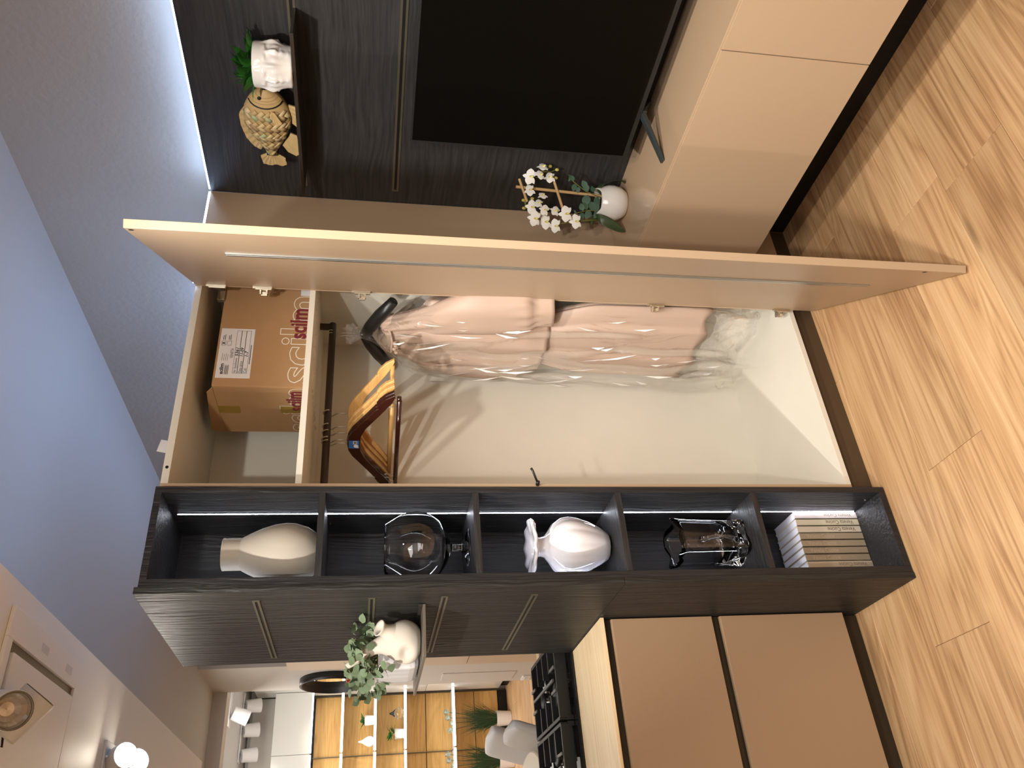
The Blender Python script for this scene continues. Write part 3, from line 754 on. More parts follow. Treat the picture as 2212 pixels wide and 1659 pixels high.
for k in range(5): line(1.460, 1.460+.036-.004*(k % 2), 2.0715-.0026*k, 2.0727-.0026*k)
for k in range(4): line(1.512, 1.540-.003*(k % 2), 2.084-.0055*k, 2.0848-.0055*k)
for zb in (2.079, 2.062):
    line(1.572, 1.590, zb, zb+.0007); line(1.572, 1.590, zb+.0125, zb+.0132); line(1.572, 1.5728, zb, zb+.0132); line(1.5893, 1.590, zb, zb+.0132)
    for k in range(2): line(1.594, 1.611+.004*k, zb+.008-.005*k, zb+.0098-.005*k)
prt(text_mb('x', .011, .009, *FR, (1.575, yL, 2.0815), bold=.03))
prt(text_mb('VENETA', .038, .009, *FR, (1.522, yL, 2.052), bold=.0))
for k, (a, hnd) in enumerate((('Nr. Spedizione', '5361'), ('Data carico', '11-09'), ('Coli', '1-7'))):
    zb = 2.0335-.0148*k
    line(1.464, 1.632, zb, zb+.0008); line(1.464, 1.632, zb+.0140, zb+.0147); line(1.464, 1.4647, zb, zb+.0147); line(1.6313, 1.632, zb, zb+.0147)
    prt(text_mb(a, (.056, .044, .017)[k], .0095, *FR, (1.467, yL, zb+.002)))
    prt(text_mb(hnd, (.034, .034, .022)[k], .011, *FR, (1.530, yL, zb+.002), bold=.02, shear=.2))
line(1.500, 1.575, 1.9985, 2.0005)
part('sheet_print', tm, M['ink'], lb)
part('white_tag', bx(1.790, 1.8352, Y0-.0008, Y0, 1.822, 1.858), M['paper'], cb)

# ================================================================== HANGERS
def hanger_meshes(m, name):
    """wooden suit hanger in its own X axis, hook base at the origin"""
    h = MB()
    top = [(0, .0), (.03, -.004), (.055, -.016), (.085, -.038), (.12, -.064), (.158, -.091), (.162, -.098), (.167, -.094), (.185, -.104), (.205, -.122), (.222, -.150)]
    bot = [(.212, -.152), (.19, -.144), (.15, -.118), (.11, -.089), (.07, -.060), (.035, -.046), (0, -.043)]
    right = top+bot
    poly = right+[(-a, b) for a, b in reversed(right) if a > 0]
    h.prism([(a, b) for a, b in reversed(poly)], -.0075, .0075, 'Y')
    a_ = h.mesh(name+'_body', m)
    b_ = MB().tube([(-.196, 0, -.145), (.196, 0, -.145)], .0075, 10).mesh(name+'_bar', m, smooth=True)
    k = MB()
    pts = [(0, 0, -.006), (0, 0, .030), (.006, 0, .040)]
    pts += [(.021*math.cos(c), 0, .062+.021*math.sin(c)) for c in [R(q) for q in range(-60, 196, 16)]]
    k.tube(pts, .0021, 8)
    return a_, b_, k.mesh('hook', M['steel'], smooth=True)
def place_hanger(meshes, loc, ang, label, group, bar_z=0, pegs=False):
    t = thing('clothes_hanger', loc, label, 'hanger', group); t.rotation_euler = (0, 0, -R(ang))
    o = put('body', meshes[0], t); md = o.modifiers.new('bevel', 'BEVEL'); md.width = .004; md.segments = 3; md.limit_method = 'ANGLE'; md.angle_limit = R(50)
    o = put('trouser_bar', meshes[1], t); o.location = (0, 0, bar_z)
    o = put('hook', meshes[2], t); o.rotation_euler = (0, 0, R(ang-90)+PI)
    if pegs:
        for sx in (-1, 1):
            for q in (0, .026): put('bar_pin', PINM, t).location = (sx*(.168+q*.9), 0, -.128)
    return t
PINM = MB().tube([(0, 0, .010), (0, 0, -.030)], .0013, 6).mesh('bar_pin', M['steel'], smooth=True)
pine = hanger_meshes(M['pine'], 'pine'); maho = hanger_meshes(M['mahogany'], 'mahogany')
G = 'wooden hangers on the wardrobe rail'
place_hanger(pine, (1.444, 2.40, 1.690), 65, 'pale varnished wooden hanger nearest the bagged blouse, apart from the others', G)
place_hanger(pine, (1.391, 2.40, 1.690), 75, 'pale varnished wooden hanger in the middle of the row, its tip showing behind its twin', G)
place_hanger(pine, (1.367, 2.40, 1.689), 74, 'pale varnished wooden hanger directly behind the dark pair', G)
place_hanger(maho, (1.3405, 2.40, 1.690), 74, 'dark mahogany hanger without sticker, second from the left of the row', G, -.022, True)
d2 = place_hanger(maho, (1.328, 2.40, 1.689), 74, 'dark mahogany hanger with a small blue price sticker, leftmost of the row', G, -.022, True)
mb = MB().box(-.017, .019, -.0085, -.0078, -.040, -.006)
st_ = put('sticker', mb.mesh('sticker', M['blue_label']), d2)
mb = MB().box(.004, .017, -.0090, -.0085, -.0335, -.020); mb.prism([(-.014, -.038), (-.001, -.036), (.002, -.026), (-.004, -.022), (-.012, -.024)], -.0090, -.0085, 'Y')
put('sticker_print', mb.mesh('sticker_print', M['paper']), st_)
mb = MB()
for k in range(5): mb.box(.006+.002*k, .0072+.002*k, -.0093, -.0090, -.032, -.022)
put('barcode', mb.mesh('barcode', M['ink']), st_)

# ================================================================== BLOUSE AND SKIRT IN A CLEAR GARMENT BAG
XD, YD = 1.775, 2.375
def sm(a, b, x): t_ = min(1, max(0, (x-a)/(b-a))); return t_*t_*(3-2*t_)
bh = thing('garment_hanger', (XD, 2.40, 1.757), 'wide black plastic hanger carrying the blush blouse at the end of the rail', 'hanger')
mb = MB()
for sg in (-1, 1):
    mb.tube([(XD, 2.392, 1.640), (XD, 2.392+sg*.05, 1.622), (XD, 2.392+sg*.12, 1.588), (XD, 2.392+sg*.20, 1.545)], [.020, .023, .024, .018], 12)
part('arms', mb, M['plastic_black'], bh, smooth=True)
mb = MB()
for dx in (0, .012):
    pts = [(XD+dx, 2.40, 1.65), (XD+dx, 2.40, 1.718)]+[(XD+dx+.003*math.sin(c), 2.40+.0155*math.cos(c), 1.757+.0155*math.sin(c)) for c in [R(q) for q in range(-70, 200, 18)]]
    mb.tube(pts, .0014, 8)
part('hook', mb, M['steel'], bh, smooth=True)

bl = thing('blouse', (XD, YD, 1.30), 'blush satin blouse with gathered neck and balloon sleeves inside the clear bag', 'blouse')
def blouse(u, v):
    # u round the body (0..1), v from neck (0) down to hem (1)
    a = 2*PI*u; z = 1.592-v*.60
    hw = .05+.155*sm(0, .28, v)-.005*sm(.3, .8, v)-.045*sm(.80, 1, v)
    dp = .045+.035*sm(0, .5, v)-.012*sm(.85, 1, v)
    fold = .006*math.sin(a*11+3*v)*sm(.03, .35, v)+.0022*math.sin(a*23+1.3)*(1-sm(.1, .5, v))*sm(.02, .08, v)+.006*math.sin(a*5+9*v)*sm(.3, .9, v)
    c, s_ = math.cos(a), math.sin(a)
    zz3 = z-.10*abs(s_)**1.5*(1-sm(0, .32, v))*sm(0, .12, v)-.012*sm(0, .1, v)
    if v < .12: zz3 -= .035*max(0, -c)*(1-v/.12)
    return (XD-.005+c*(dp+fold), YD+s_*(hw+fold*.5), zz3)
part('body', MB().grid(blouse, 96, 40, closed_u=True), M['blush'], bl, smooth=True, solid=.0012)
def sleeve(ya, yb, za, zb, r0, r1, rx, xo, ph):
    """raglan balloon sleeve from the gathered neck (ya, za) out and down to a banded cuff (yb, zb)"""
    def f(u, v):
        a = 2*PI*u; q = sm(0, .55, v)
        yc = ya+(yb-ya)*(.55*q+.45*v); zc = za+(zb-za)*v
        g = r0+(r1-r0)*sm(.02, .62, v)
        if v > .84: g *= 1-.30*sm(.84, .90, v)
        close = math.sqrt(max(.01, 1-(1-min(1, v/.05))**2)); g *= close
        d = (rx*.55+rx*.45*sm(.1, .6, v))*close*(1-.25*sm(.84, .90, v))
        fo = .10*math.sin(a*9+ph)*(1-sm(.05, .5, v))*sm(.01, .06, v)+.035*math.sin(a*6+ph+3*v)*sm(.2, .6, v)+.05*math.sin(a*14+ph)*sm(.70, .86, v)*(1-sm(.88, .93, v))
        t_ = (yb-ya)/abs(zb-za)
        return (XD-xo*sm(0, .4, v)+math.cos(a)*d*(1+fo), yc+math.sin(a)*g*(1+fo*.5), zc+math.sin(a)*g*t_*.55)
    return f
part('sleeve', MB().grid(sleeve(2.425, 2.545, 1.585, 1.055, .040, .062, .050, .022, .4), 64, 44, closed_u=True), M['blush'], bl, smooth=True, solid=.0012)
part('sleeve', MB().grid(sleeve(2.330, 2.165, 1.590, .985, .042, .108, .060, .030, 2.2), 72, 48, closed_u=True), M['blush'], bl, smooth=True, solid=.0012)
# gathered neckline and tie
pts = []
for k in range(25):
    a = 2*PI*k/24; pts.append((XD-.005+math.cos(a)*.062, YD+math.sin(a)*.072, 1.585-.040*max(0, -math.cos(a))-.012*abs(math.sin(a))))
part('neckband', MB().tube(pts, .0045, 8), M['blush'], bl, smooth=True)
mb = MB()
for k in range(6): mb.sphere((XD-.070-.003*(k % 2), YD-.012+.010*k-.02, 1.535-.004*(k % 3)), .008, 8, 6)
part('gathers', mb, M['blush'], bl, smooth=True)
part('care_label', MB().box(XD+.045, XD+.0465, YD-.018, YD+.022, 1.555, 1.592), M['plastic_black'], bl)
part('size_label', MB().box(XD+.043, XD+.045, YD-.008, YD+.016, 1.563, 1.585), M['yellow_label'], bl)

skt = thing('skirt', (XD, YD, .70), 'long pleated blush skirt hanging below the blouse in the clear bag', 'skirt')
def skirt(u, v):
    a = 2*PI*u; z = 1.06-v*(.665)
    hw = .125+.075*sm(0, .4, v)+.015*v; dp = .045+.022*v
    c, s_ = math.cos(a), math.sin(a)
    ph = a*8+.25*math.sin(3*v); saw = (ph/(2*PI)) % 1
    fold = .016*(saw if saw < .85 else (1-saw)*5.6)*sm(0, .2, v)
    zz3 = z+(.012*math.sin(a*8) if v > .97 else 0)
    return (XD+c*(dp+fold), YD-.01+s_*(hw+fold*.6), zz3)
part('pleated_panel', MB().grid(skirt, 144, 26, closed_u=True), M['blush'], skt, smooth=True, solid=.0012)

gb = thing('garment_bag', (XD, YD, .9), 'clear plastic garment bag knotted at the hanger hook, draped over blouse and skirt', 'garment bag')
def bag(u, v):
    a = 2*PI*u; c, s_ = math.cos(a), math.sin(a)
    z = 1.655-v*1.475
    hw = .012+.205*sm(0, .16, v)+.040*sm(.16, .5, v); dp = .012+.075*sm(0, .14, v)+.025*sm(.2, .7, v)
    hw -= .055*sm(.86, 1, v); dp += .015*math.sin(9*v)*sm(.2, .5, v)
    wr = .007*math.sin(a*9+7*v)+.005*math.sin(a*17-13*v)+.005*math.sin(31*v+a*3)
    wr *= sm(0, .2, v); wr += .018*sm(.86, 1, v)*math.sin(a*5+3)
    wr += .004*(1-sm(0, .2, v))*math.sin(a*12)
    return (XD-.01+c*(dp+wr), YD+s_*(min(hw, .252)+wr*.6), z+(.03*math.sin(a*3+1) if v > .98 else 0)+.012*s_*sm(.5, 1, v))
part('film', MB().grid(bag, 110, 90, closed_u=True), M['film'], gb, smooth=True)
# creases of the film: a second layer tucked along the left and the open, crumpled bottom
def crum(u, v):
    a = u*2*PI; z = .385-.165*v
    r_ = .9+.15*math.sin(a*7+v*5)+.10*math.sin(a*13-v*9)
    return (XD-.02+math.cos(a)*.085*r_+.02*v, YD+math.sin(a)*.205*(r_*.25+.75)-.01, z+.02*math.sin(a*4))
part('crumpled_end', MB().grid(crum, 64, 14, closed_u=True), M['film2'], gb)
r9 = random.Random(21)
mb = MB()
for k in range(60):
    # white slivers painted in as glints of creases, mostly running downwards
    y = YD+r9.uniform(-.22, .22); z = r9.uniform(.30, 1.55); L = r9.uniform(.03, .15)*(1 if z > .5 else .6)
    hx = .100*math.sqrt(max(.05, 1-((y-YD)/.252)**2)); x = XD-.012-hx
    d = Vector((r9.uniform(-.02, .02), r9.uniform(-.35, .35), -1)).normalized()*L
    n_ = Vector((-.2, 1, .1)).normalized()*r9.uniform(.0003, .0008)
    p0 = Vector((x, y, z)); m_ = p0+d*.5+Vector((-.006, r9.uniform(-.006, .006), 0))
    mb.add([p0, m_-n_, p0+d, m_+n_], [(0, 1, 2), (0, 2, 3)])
part('crease_glint', mb, M['crease_glint'], gb, kind='stuff')
mb = MB()
def knot(u, v):
    a = u*2*PI; z = 1.648+.060*v
    r_ = (.012+.016*sm(.15, .7, v))*(1+.35*math.sin(a*5+8*v)+.2*math.sin(a*9))
    return (XD-.002+math.cos(a)*r_, 2.385+math.sin(a)*r_, z)
mb.grid(knot, 40, 12, closed_u=True)
for k, (dy, dz, dx) in enumerate(((-.05, .035, -.01), (-.065, .0, -.02), (-.03, .05, .0), (.035, .03, -.02))):
    b0 = Vector((XD, 2.385, 1.665)); e = b0+Vector((dx, dy, dz))
    m_ = b0.lerp(e, .5)+Vector((0, .004, .012))
    mb.add([b0+Vector((0, 0, -.006)), b0+Vector((0, 0, .006)), m_+Vector((.004, 0, .008)), m_+Vector((-.004, 0, -.006)), e+Vector((0, 0, .010)), e+Vector((.004, 0, -.004))], [(0, 1, 2, 3), (3, 2, 4, 5)])
part('knot', mb, M['film2'], gb)

# ================================================================== WOVEN FISH
fx = 2.095
fi = thing('woven_fish', (fx, 1.72, 1.857), 'woven bamboo fish ornament with carved fins on the shelf above the television', 'ornament')
FC = Vector((fx, 1.722, 1.9475))
def prof_h(t):      # half height along the fish axis, t in 0 (nose)..1 (tail root)
    pts = [(0, .012), (.05, .030), (.12, .048), (.25, .066), (.4, .0735), (.55, .069), (.7, .053), (.85, .030), (.95, .017), (1, .014)]
    for (a, b), (c, d) in zip(pts[:-1], pts[1:]):
        if t <= c: return b+(d-b)*((t-a)/(c-a))
    return pts[-1][1]
LF_ = .252; Y0F = 1.598
def fsurf(t, s, k=0.0):   # s in -1..1 across the height, camera side
    h = prof_h(t); z = FC.z+.003*math.sin(t*3)+s*h
    return Vector((FC.x-(.010+.030*(h/.0735))*math.sqrt(max(0, 1-min(1, s*s)))-k, Y0F+LF_*t, z))
mb = MB()
def ball(u, v):
    a = 2*PI*u; h = prof_h(v)
    return (FC.x-math.cos(a)*(.010+.029*(h/.0735)), Y0F+LF_*v, FC.z+.003*math.sin(v*3)+math.sin(a)*h*.985)
mb.grid(ball, 28, 24, closed_u=True)
part('core', mb, M['bam'][1], fi, smooth=True)
# herringbone strips
cell = .0148; ca = math.cos(PI/4)
def tile(gx, gy, wx, wy, mi):
    nu, nv = 3, 3; vs = []; ok = True; mg = .025*cell
    for j in range(nv):
        for i in range(nu):
            p = gx+mg+(wx-2*mg)*i/(nu-1); q = gy+mg+(wy-2*mg)*j/(nv-1)
            yy = (p-q)*ca; zz4 = (p+q)*ca
            t = (yy+.112)/LF_; 
            if not .175 < t < .975: ok = False; t = min(.975, max(.175, t))
            h = prof_h(t); s = (zz4)/h
            s = max(-.985, min(.985, s))
            bow = .0010*(1-((i-1)**2+(j-1)**2)/2)
            vs.append(fsurf(t, s, .0014+bow))
    ym = ((gx+wx/2)-(gy+wy/2))*ca; zm = ((gx+wx/2)+(gy+wy/2))*ca; tm_ = (ym+.112)/LF_
    if not (.19 < tm_ < .965) or abs(zm) > prof_h(tm_)*.97: return
    m2 = MB().add(vs, [(j*nu+i, j*nu+i+1, (j+1)*nu+i+1, (j+1)*nu+i) for j in range(nv-1) for i in range(nu-1)])
    part('bamboo_strip', m2, M['bam'][mi], fi, smooth=True, solid=.0012)
for i in range(-11, 12):
    for j in range(-11, 12):
        k = (i-j) % 4
        mi = [0, 0, 4, 1, 2, 0, 3, 4, 1, 0][(i*7+j*13+i*j*3) % 10]
        if k == 0: tile(i*cell, j*cell, 2*cell, cell, mi)
        elif k == 2: tile(i*cell, j*cell, cell, 2*cell, mi)
# head, band, eye
mb = MB().grid(lambda u, v: tuple(fsurf(.005+.19*v-.05*(2*u-1)**2*v, (2*u-1)*.97, .0022)), 16, 9)
part('head', mb, M['bam'][1], fi, smooth=True)
mb = MB().tube([tuple(fsurf(.20-.055*(s/.97)**2, s, .003)) for s in [-.97+.097*2*k for k in range(11)]], .0022, 8)
part('band', mb, M['black'], fi, smooth=True)
mb = MB()
for q in (.08, .115, .15):
    mb.tube([tuple(fsurf(q-.03*(s/.95)**2, s, .0024)) for s in [-.95+.19*k for k in range(11)]], .0008, 5)
part('head_ridge', mb, M['bam'][2], fi)
e_ = fsurf(.085, .40, .003)
part('eye', MB().sphere(tuple(e_), .0062, 12, 8, sc3=(.5, 1, 1)), M['black'], fi, smooth=True)
def fin(pts, base, name, th=.006, ribs=7, dx=0):
    mb = MB(); x_ = FC.x+dx
    n = len(pts); vs = []; fs = []
    for k, (a, b) in enumerate(zip(base, pts)):
        for m_ in range(4):
            q = m_/3; y = a[0]+(b[0]-a[0])*q; z = a[1]+(b[1]-a[1])*q
            vs.append((x_-.0016*(k % 2)*(1 if 0 < m_ else 0), y, z))
    for k in range(n-1):
        for m_ in range(3): fs.append((k*4+m_, k*4+m_+1, (k+1)*4+m_+1, (k+1)*4+m_))
    mb.add(vs, fs); part(name, mb, M['fin'], fi, solid=th)
def interp(P, n):
    out = []; 
    for k in range(n):
        f_ = k/(n-1)*(len(P)-1); i = min(int(f_), len(P)-2); q = f_-i
        out.append((P[i][0]+(P[i+1][0]-P[i][0])*q, P[i][1]+(P[i+1][1]-P[i][1])*q))
    return out
fin(interp([(1.672, 2.016), (1.70, 2.035), (1.745, 2.033), (1.79, 2.022), (1.822, 2.002), (1.835, 1.982)], 19), interp([(1.668, 2.008), (1.70, 2.015), (1.74, 2.010), (1.77, 1.995), (1.79, 1.983), (1.808, 1.968)], 19), 'dorsal_fin')
fin(interp([(1.862, 1.985), (1.893, 1.979), (1.899, 1.955), (1.893, 1.938), (1.899, 1.920), (1.892, 1.905), (1.865, 1.908)], 19), interp([(1.845, 1.956), (1.847, 1.953), (1.848, 1.949), (1.848, 1.945), (1.848, 1.941), (1.847, 1.938), (1.845, 1.936)], 19), 'tail_fin')
fin(interp([(1.660, 1.862), (1.69, 1.858), (1.725, 1.8575), (1.735, 1.862)], 11), interp([(1.655, 1.884), (1.68, 1.880), (1.70, 1.876), (1.722, 1.876)], 11), 'belly_fin')
fin(interp([(1.770, 1.866), (1.805, 1.858), (1.842, 1.8575), (1.852, 1.872), (1.838, 1.896)], 13), interp([(1.762, 1.885), (1.772, 1.888), (1.782, 1.893), (1.795, 1.902), (1.812, 1.912)], 13), 'anal_fin')
fin(interp([(1.665, 1.936), (1.695, 1.926), (1.702, 1.913), (1.692, 1.902)], 9), interp([(1.652, 1.930), (1.653, 1.928), (1.654, 1.925), (1.655, 1.922)], 9), 'side_fin', .003, dx=-.044)
mb = MB().tube([(FC.x-.012, 1.846, 1.962), (FC.x-.014, 1.846, 1.946), (FC.x-.012, 1.846, 1.930), (FC.x+.012, 1.846, 1.930), (FC.x+.012, 1.846, 1.962), (FC.x-.012, 1.846, 1.962)], .0022, 6)
part('tail_band', mb, M['black'], fi)

# ================================================================== FACE PLANTER
PC = Vector((2.082, 1.512, 1.857))
fp = thing('face_planter', tuple(PC), 'white glazed planter moulded with faces, filled with green leaves, on the shelf above the television', 'planter')
va = math.atan2(-PC.y, -PC.x)
def face_mod(a, i, r, z):
    if r < .04 or z < .004: return (r, z)
    d = 0
    for k in range(5):
        da = (a-(va+R(34)+k*2*PI/5)+PI) % (2*PI)-PI
        x = da*.068; zz5 = z-.058
        g = lambda cx, cz, sx, sz: math.exp(-((x-cx)/sx)**2-((zz5-cz)/sz)**2)
        d += .010*g(0, -.002, .0050, .014)+.006*g(0, -.013, .0075, .005)      # nose
        d += .0055*g(0, -.027, .0105, .0030)+.0055*g(0, -.0335, .0085, .0030)-.004*g(0, -.0303, .012, .0014)    # lips
        for sx in (-1, 1):
            d += -.006*g(sx*.0165, .010, .009, .0055)+.0035*g(sx*.0165, .0075, .0085, .003)    # eye hollow, lid
            d += .0035*g(sx*.017, .021, .011, .004)+.003*g(sx*.024, -.010, .010, .012)     # brow, cheek
        d += .004*g(0, -.046, .011, .006)
        d += .005*math.exp(-((abs(da)-R(36))/.10)**2-((zz5-.0)/.02)**2)       # ear between faces
    return (r+d, z)
prof = [(.001, .003), (.052, .0), (.058, .004)]+[(.058+.007*sm(0, .05, k*.004)-.001*sm(.08, .108, k*.004), .006+k*.004) for k in range(26)]+[(.0635, .111), (.0600, .1115), (.058, .106), (.056, .09)]
part('pot', MB().lathe(prof, 150, mod=face_mod, mx=Matrix.Translation(PC)), M['glaze'], fp, smooth=True)
part('soil', MB().lathe([(.001, .093), (.057, .092)], 24, mx=Matrix.Translation(PC)), M['soil'], fp)
LM = [leaf_mesh('leaf_%d' % k, L, W, M['leaf_fresh'], .18, .25) for k, (L, W) in enumerate(((.052, .026), (.044, .024), (.058, .020)))]
rnd = random.Random(5)
tv_ = Vector((math.cos(va), math.sin(va), 0)); sd = Vector((-tv_.y, tv_.x, 0))      # towards viewer / sideways
for k in range(46):
    s_ = rnd.uniform(-.062, .060); f_ = rnd.uniform(-.03, .05); z = .108+rnd.uniform(0, .035)*(1-abs(s_)/.09)
    base = PC+sd*s_*.8+tv_*f_*.7+Vector((0, 0, z-.005))
    d = sd*(s_*9+rnd.uniform(-.6, .6))+tv_*(f_*10+rnd.uniform(-.3, .6))+Vector((0, 0, rnd.uniform(.25, 1.0)))
    o = put('leaf', LM[k % 3], fp); o.matrix_local = Matrix.Translation(base-PC) @ orient(d, roll=rnd.uniform(-.5, .5))
mb = MB()
for k in range(130):
    # thin spiky sprigs on the far side of the pot
    sgn = -1
    b0 = PC-sd*rnd.uniform(.02, .055)+tv_*rnd.uniform(-.03, .03)+Vector((0, 0, .11+rnd.uniform(0, .03)))
    d = (-sd*rnd.uniform(-.2, 1)+tv_*rnd.uniform(-.5, .7)+Vector((0, 0, rnd.uniform(-.1, 1)))).normalized()
    L = rnd.uniform(.018, .042); n_ = d.cross(Vector((0, 0, 1))).normalized()*.0014
    mb.add([b0-n_, b0+n_, b0+d*L], [(0, 1, 2)])
part('spiky_sprigs', mb, M['leaf_fresh'], fp, kind='stuff')

# ================================================================== ORCHID
OC = Vector((2.055, 1.934, .7367))
orc = thing('orchid', tuple(OC), 'white artificial orchid on a bamboo frame in a white egg pot on the greige bench', 'plant')
fw = Vector((-.548, -.8365, 0)); rt_ = Vector((.8365, -.548, 0)); UP = Vector((0, 0, 1))
def pot_mod(a, i, r, z):
    if i < 9: return (r, z)
    return (r, z+.022*(math.cos(a-math.atan2(rt_.y, rt_.x))**2)-.010 if z > .09 else z)
prof = [(.001, .002), (.040, .0), (.046, .004), (.058, .025), (.063, .048), (.0615, .068), (.056, .085), (.052, .094), (.0505, .100), (.0485, .1015), (.046, .098), (.045, .08)]
pot = part('pot', MB().lathe(prof, 64, mod=pot_mod, mx=Matrix.Translation(OC)), M['glaze'], orc, smooth=True)
part('soil', MB().lathe([(.001, .084), (.03, .083), (.0475, .078)], 24, mx=Matrix.Translation(OC)), M['soil'], orc)
mb = MB().tube([(2.0705, 1.925, .80), (2.071, 1.9162, .843), (2.0805, 1.9099, 1.134)], .0052, 10); part('bamboo_stick', mb, M['bamboo'], orc, smooth=False)
mb = MB().tube([(2.103, 1.889, 1.001), (2.0200, 1.943, .966)], .0048, 10); part('bamboo_stick', mb, M['bamboo'], orc)
mb = MB().tube([(2.100, 1.891, 1.124), (2.035, 1.934, 1.094)], .0046, 10); part('bamboo_stick', mb, M['bamboo'], orc)
mb = MB()
mb.tube([(1.998, 1.960, .82), (1.990, 1.965, .90), (1.978, 1.975, .985), (1.992, 1.966, 1.06), (2.022, 1.946, 1.098), (2.055, 1.924, 1.104), (2.10, 1.894, 1.09), (2.128, 1.876, 1.05), (2.13, 1.876, 1.01)], .0026, 8)
part('flower_stem', mb, M['stem'], orc, smooth=True)
PET = leaf_mesh('petal', .023, .0235, M['petal'], -.12, .25, n=6); SEP = leaf_mesh('sepal', .022, .0135, M['petal'], -.1, .3, n=5)
LIP = MB().sphere((.004, 0, 0), .0045, 8, 6, sc3=(1.6, .8, .7)).mesh('lip', M['lip'], smooth=True)
COLM = MB().sphere((0, 0, .003), .0026, 8, 6).mesh('flower_throat', M['yellow'], smooth=True)
FL = [((2.1095, 1.8908, 1.0865), 1.25, (.0, .2, .2)), ((2.1384, 1.8718, 1.0443), 1.05, (1.0, .1, .1)), ((2.1113, 1.8896, 1.0556), .95, (.6, -.2, -.1)), ((2.1113, 1.8896, 1.0165), 1.05, (.5, .3, .0)),
      ((2.0676, 1.9184, 1.0893), 1.0, (.3, .4, -.2)), ((2.0524, 1.9284, 1.0458), .85, (.9, .2, -.5)), ((2.022, 1.9484, 1.0786), 1.1, (-.1, .1, .1)), ((2.0319, 1.9419, 1.0574), .9, (.7, .1, .3)),
      ((1.985, 1.9728, 1.0721), 1.2, (-.2, .1, .1)), ((1.9805, 1.9758, 1.0289), 1.15, (.0, .1, -.2)), ((2.013, 1.9544, .9974), .95, (.5, -.1, .5)), ((2.0037, 1.9605, .9618), 1.25, (-.1, .15, -.1)),
      ((1.9712, 1.9819, .9934), 1.1, (-.3, .2, -.1)), ((1.9857, 1.9724, .923), 1.15, (-.05, .1, -.1)), ((2.0109, 1.9557, 1.0379), .95, (.3, .0, .4))]
for k, (c, s, tlt) in enumerate(FL):
    c = Vector(c)+fw*(.014+.012*(k % 3)); nrm = (fw+rt_*tlt[0]+UP*tlt[1]).normalized()
    mbf = MB().sphere((0, 0, 0), .003, 6, 4); fl = put('flower', mbf.mesh('flower_heart', M['lip'], smooth=True), orc)
    upv = (UP+rt_*tlt[2]).normalized(); xx = upv.cross(nrm).normalized(); upv = nrm.cross(xx)
    B_ = Matrix(((xx.x, upv.x, nrm.x), (xx.y, upv.y, nrm.y), (xx.z, upv.z, nrm.z))).to_4x4()
    fl.matrix_local = Matrix.Translation(c-OC) @ B_ @ Matrix.Scale(s, 4)
    for ang_, me, lift in ((8, PET, .10), (172, PET, .10), (90, SEP, .0), (222, SEP, .0), (318, SEP, .0)):
        p = put('petal', me, fl); p.matrix_local = Matrix.Translation((0, 0, lift*.012)) @ Matrix.Rotation(R(ang_), 4, 'Z') @ Matrix.Rotation(R(-8), 4, 'Y')
    p = put('lip', LIP, fl); p.matrix_local = Matrix.Rotation(R(-90), 4, 'Z') @ Matrix.Rotation(R(-35), 4, 'Y')
    p = put('throat', COLM, fl)
for c in ((2.1468, 1.8662, 1.0135), (2.1383, 1.8718, .9888), (2.1138, 1.888, .9922), (2.0426, 1.9349, 1.106), (2.0486, 1.9309, 1.0753), (2.0196, 1.95, 1.104)):
    c = Vector(c)
    mb = MB().sphere(tuple(c), .0058, 10, 8, sc3=(1, 1, 1.25)); part('bud', mb, M['bud'], orc, smooth=True)
mb = MB()
for a, b in (((2.1468, 1.8662, 1.0135), (2.13, 1.876, 1.03)), ((2.1383, 1.8718, .9888), (2.13, 1.876, 1.012)), ((2.1138, 1.888, .9922), (2.128, 1.877, 1.012)), ((2.0426, 1.9349, 1.106), (2.03, 1.94, 1.10)), ((2.0486, 1.9309, 1.0753), (2.035, 1.938, 1.098)), ((2.0196, 1.95, 1.104), (2.022, 1.946, 1.098))):
    mb.tube([a, b], .0012, 6)
for c, s, tlt in FL:
    mb.tube([tuple(Vector(c)+fw*.01), tuple(Vector(c)-fw*.006+UP*.010)], .0010, 5)
part('flower_stalks', mb, M['stem'], orc)
EUC = leaf_mesh('eucalyptus_leaf', .030, .022, M['leaf_euc'], .05, .1); EUS = leaf_mesh('eucalyptus_tip', .018, .009, M['leaf_euc'], .05, .1)
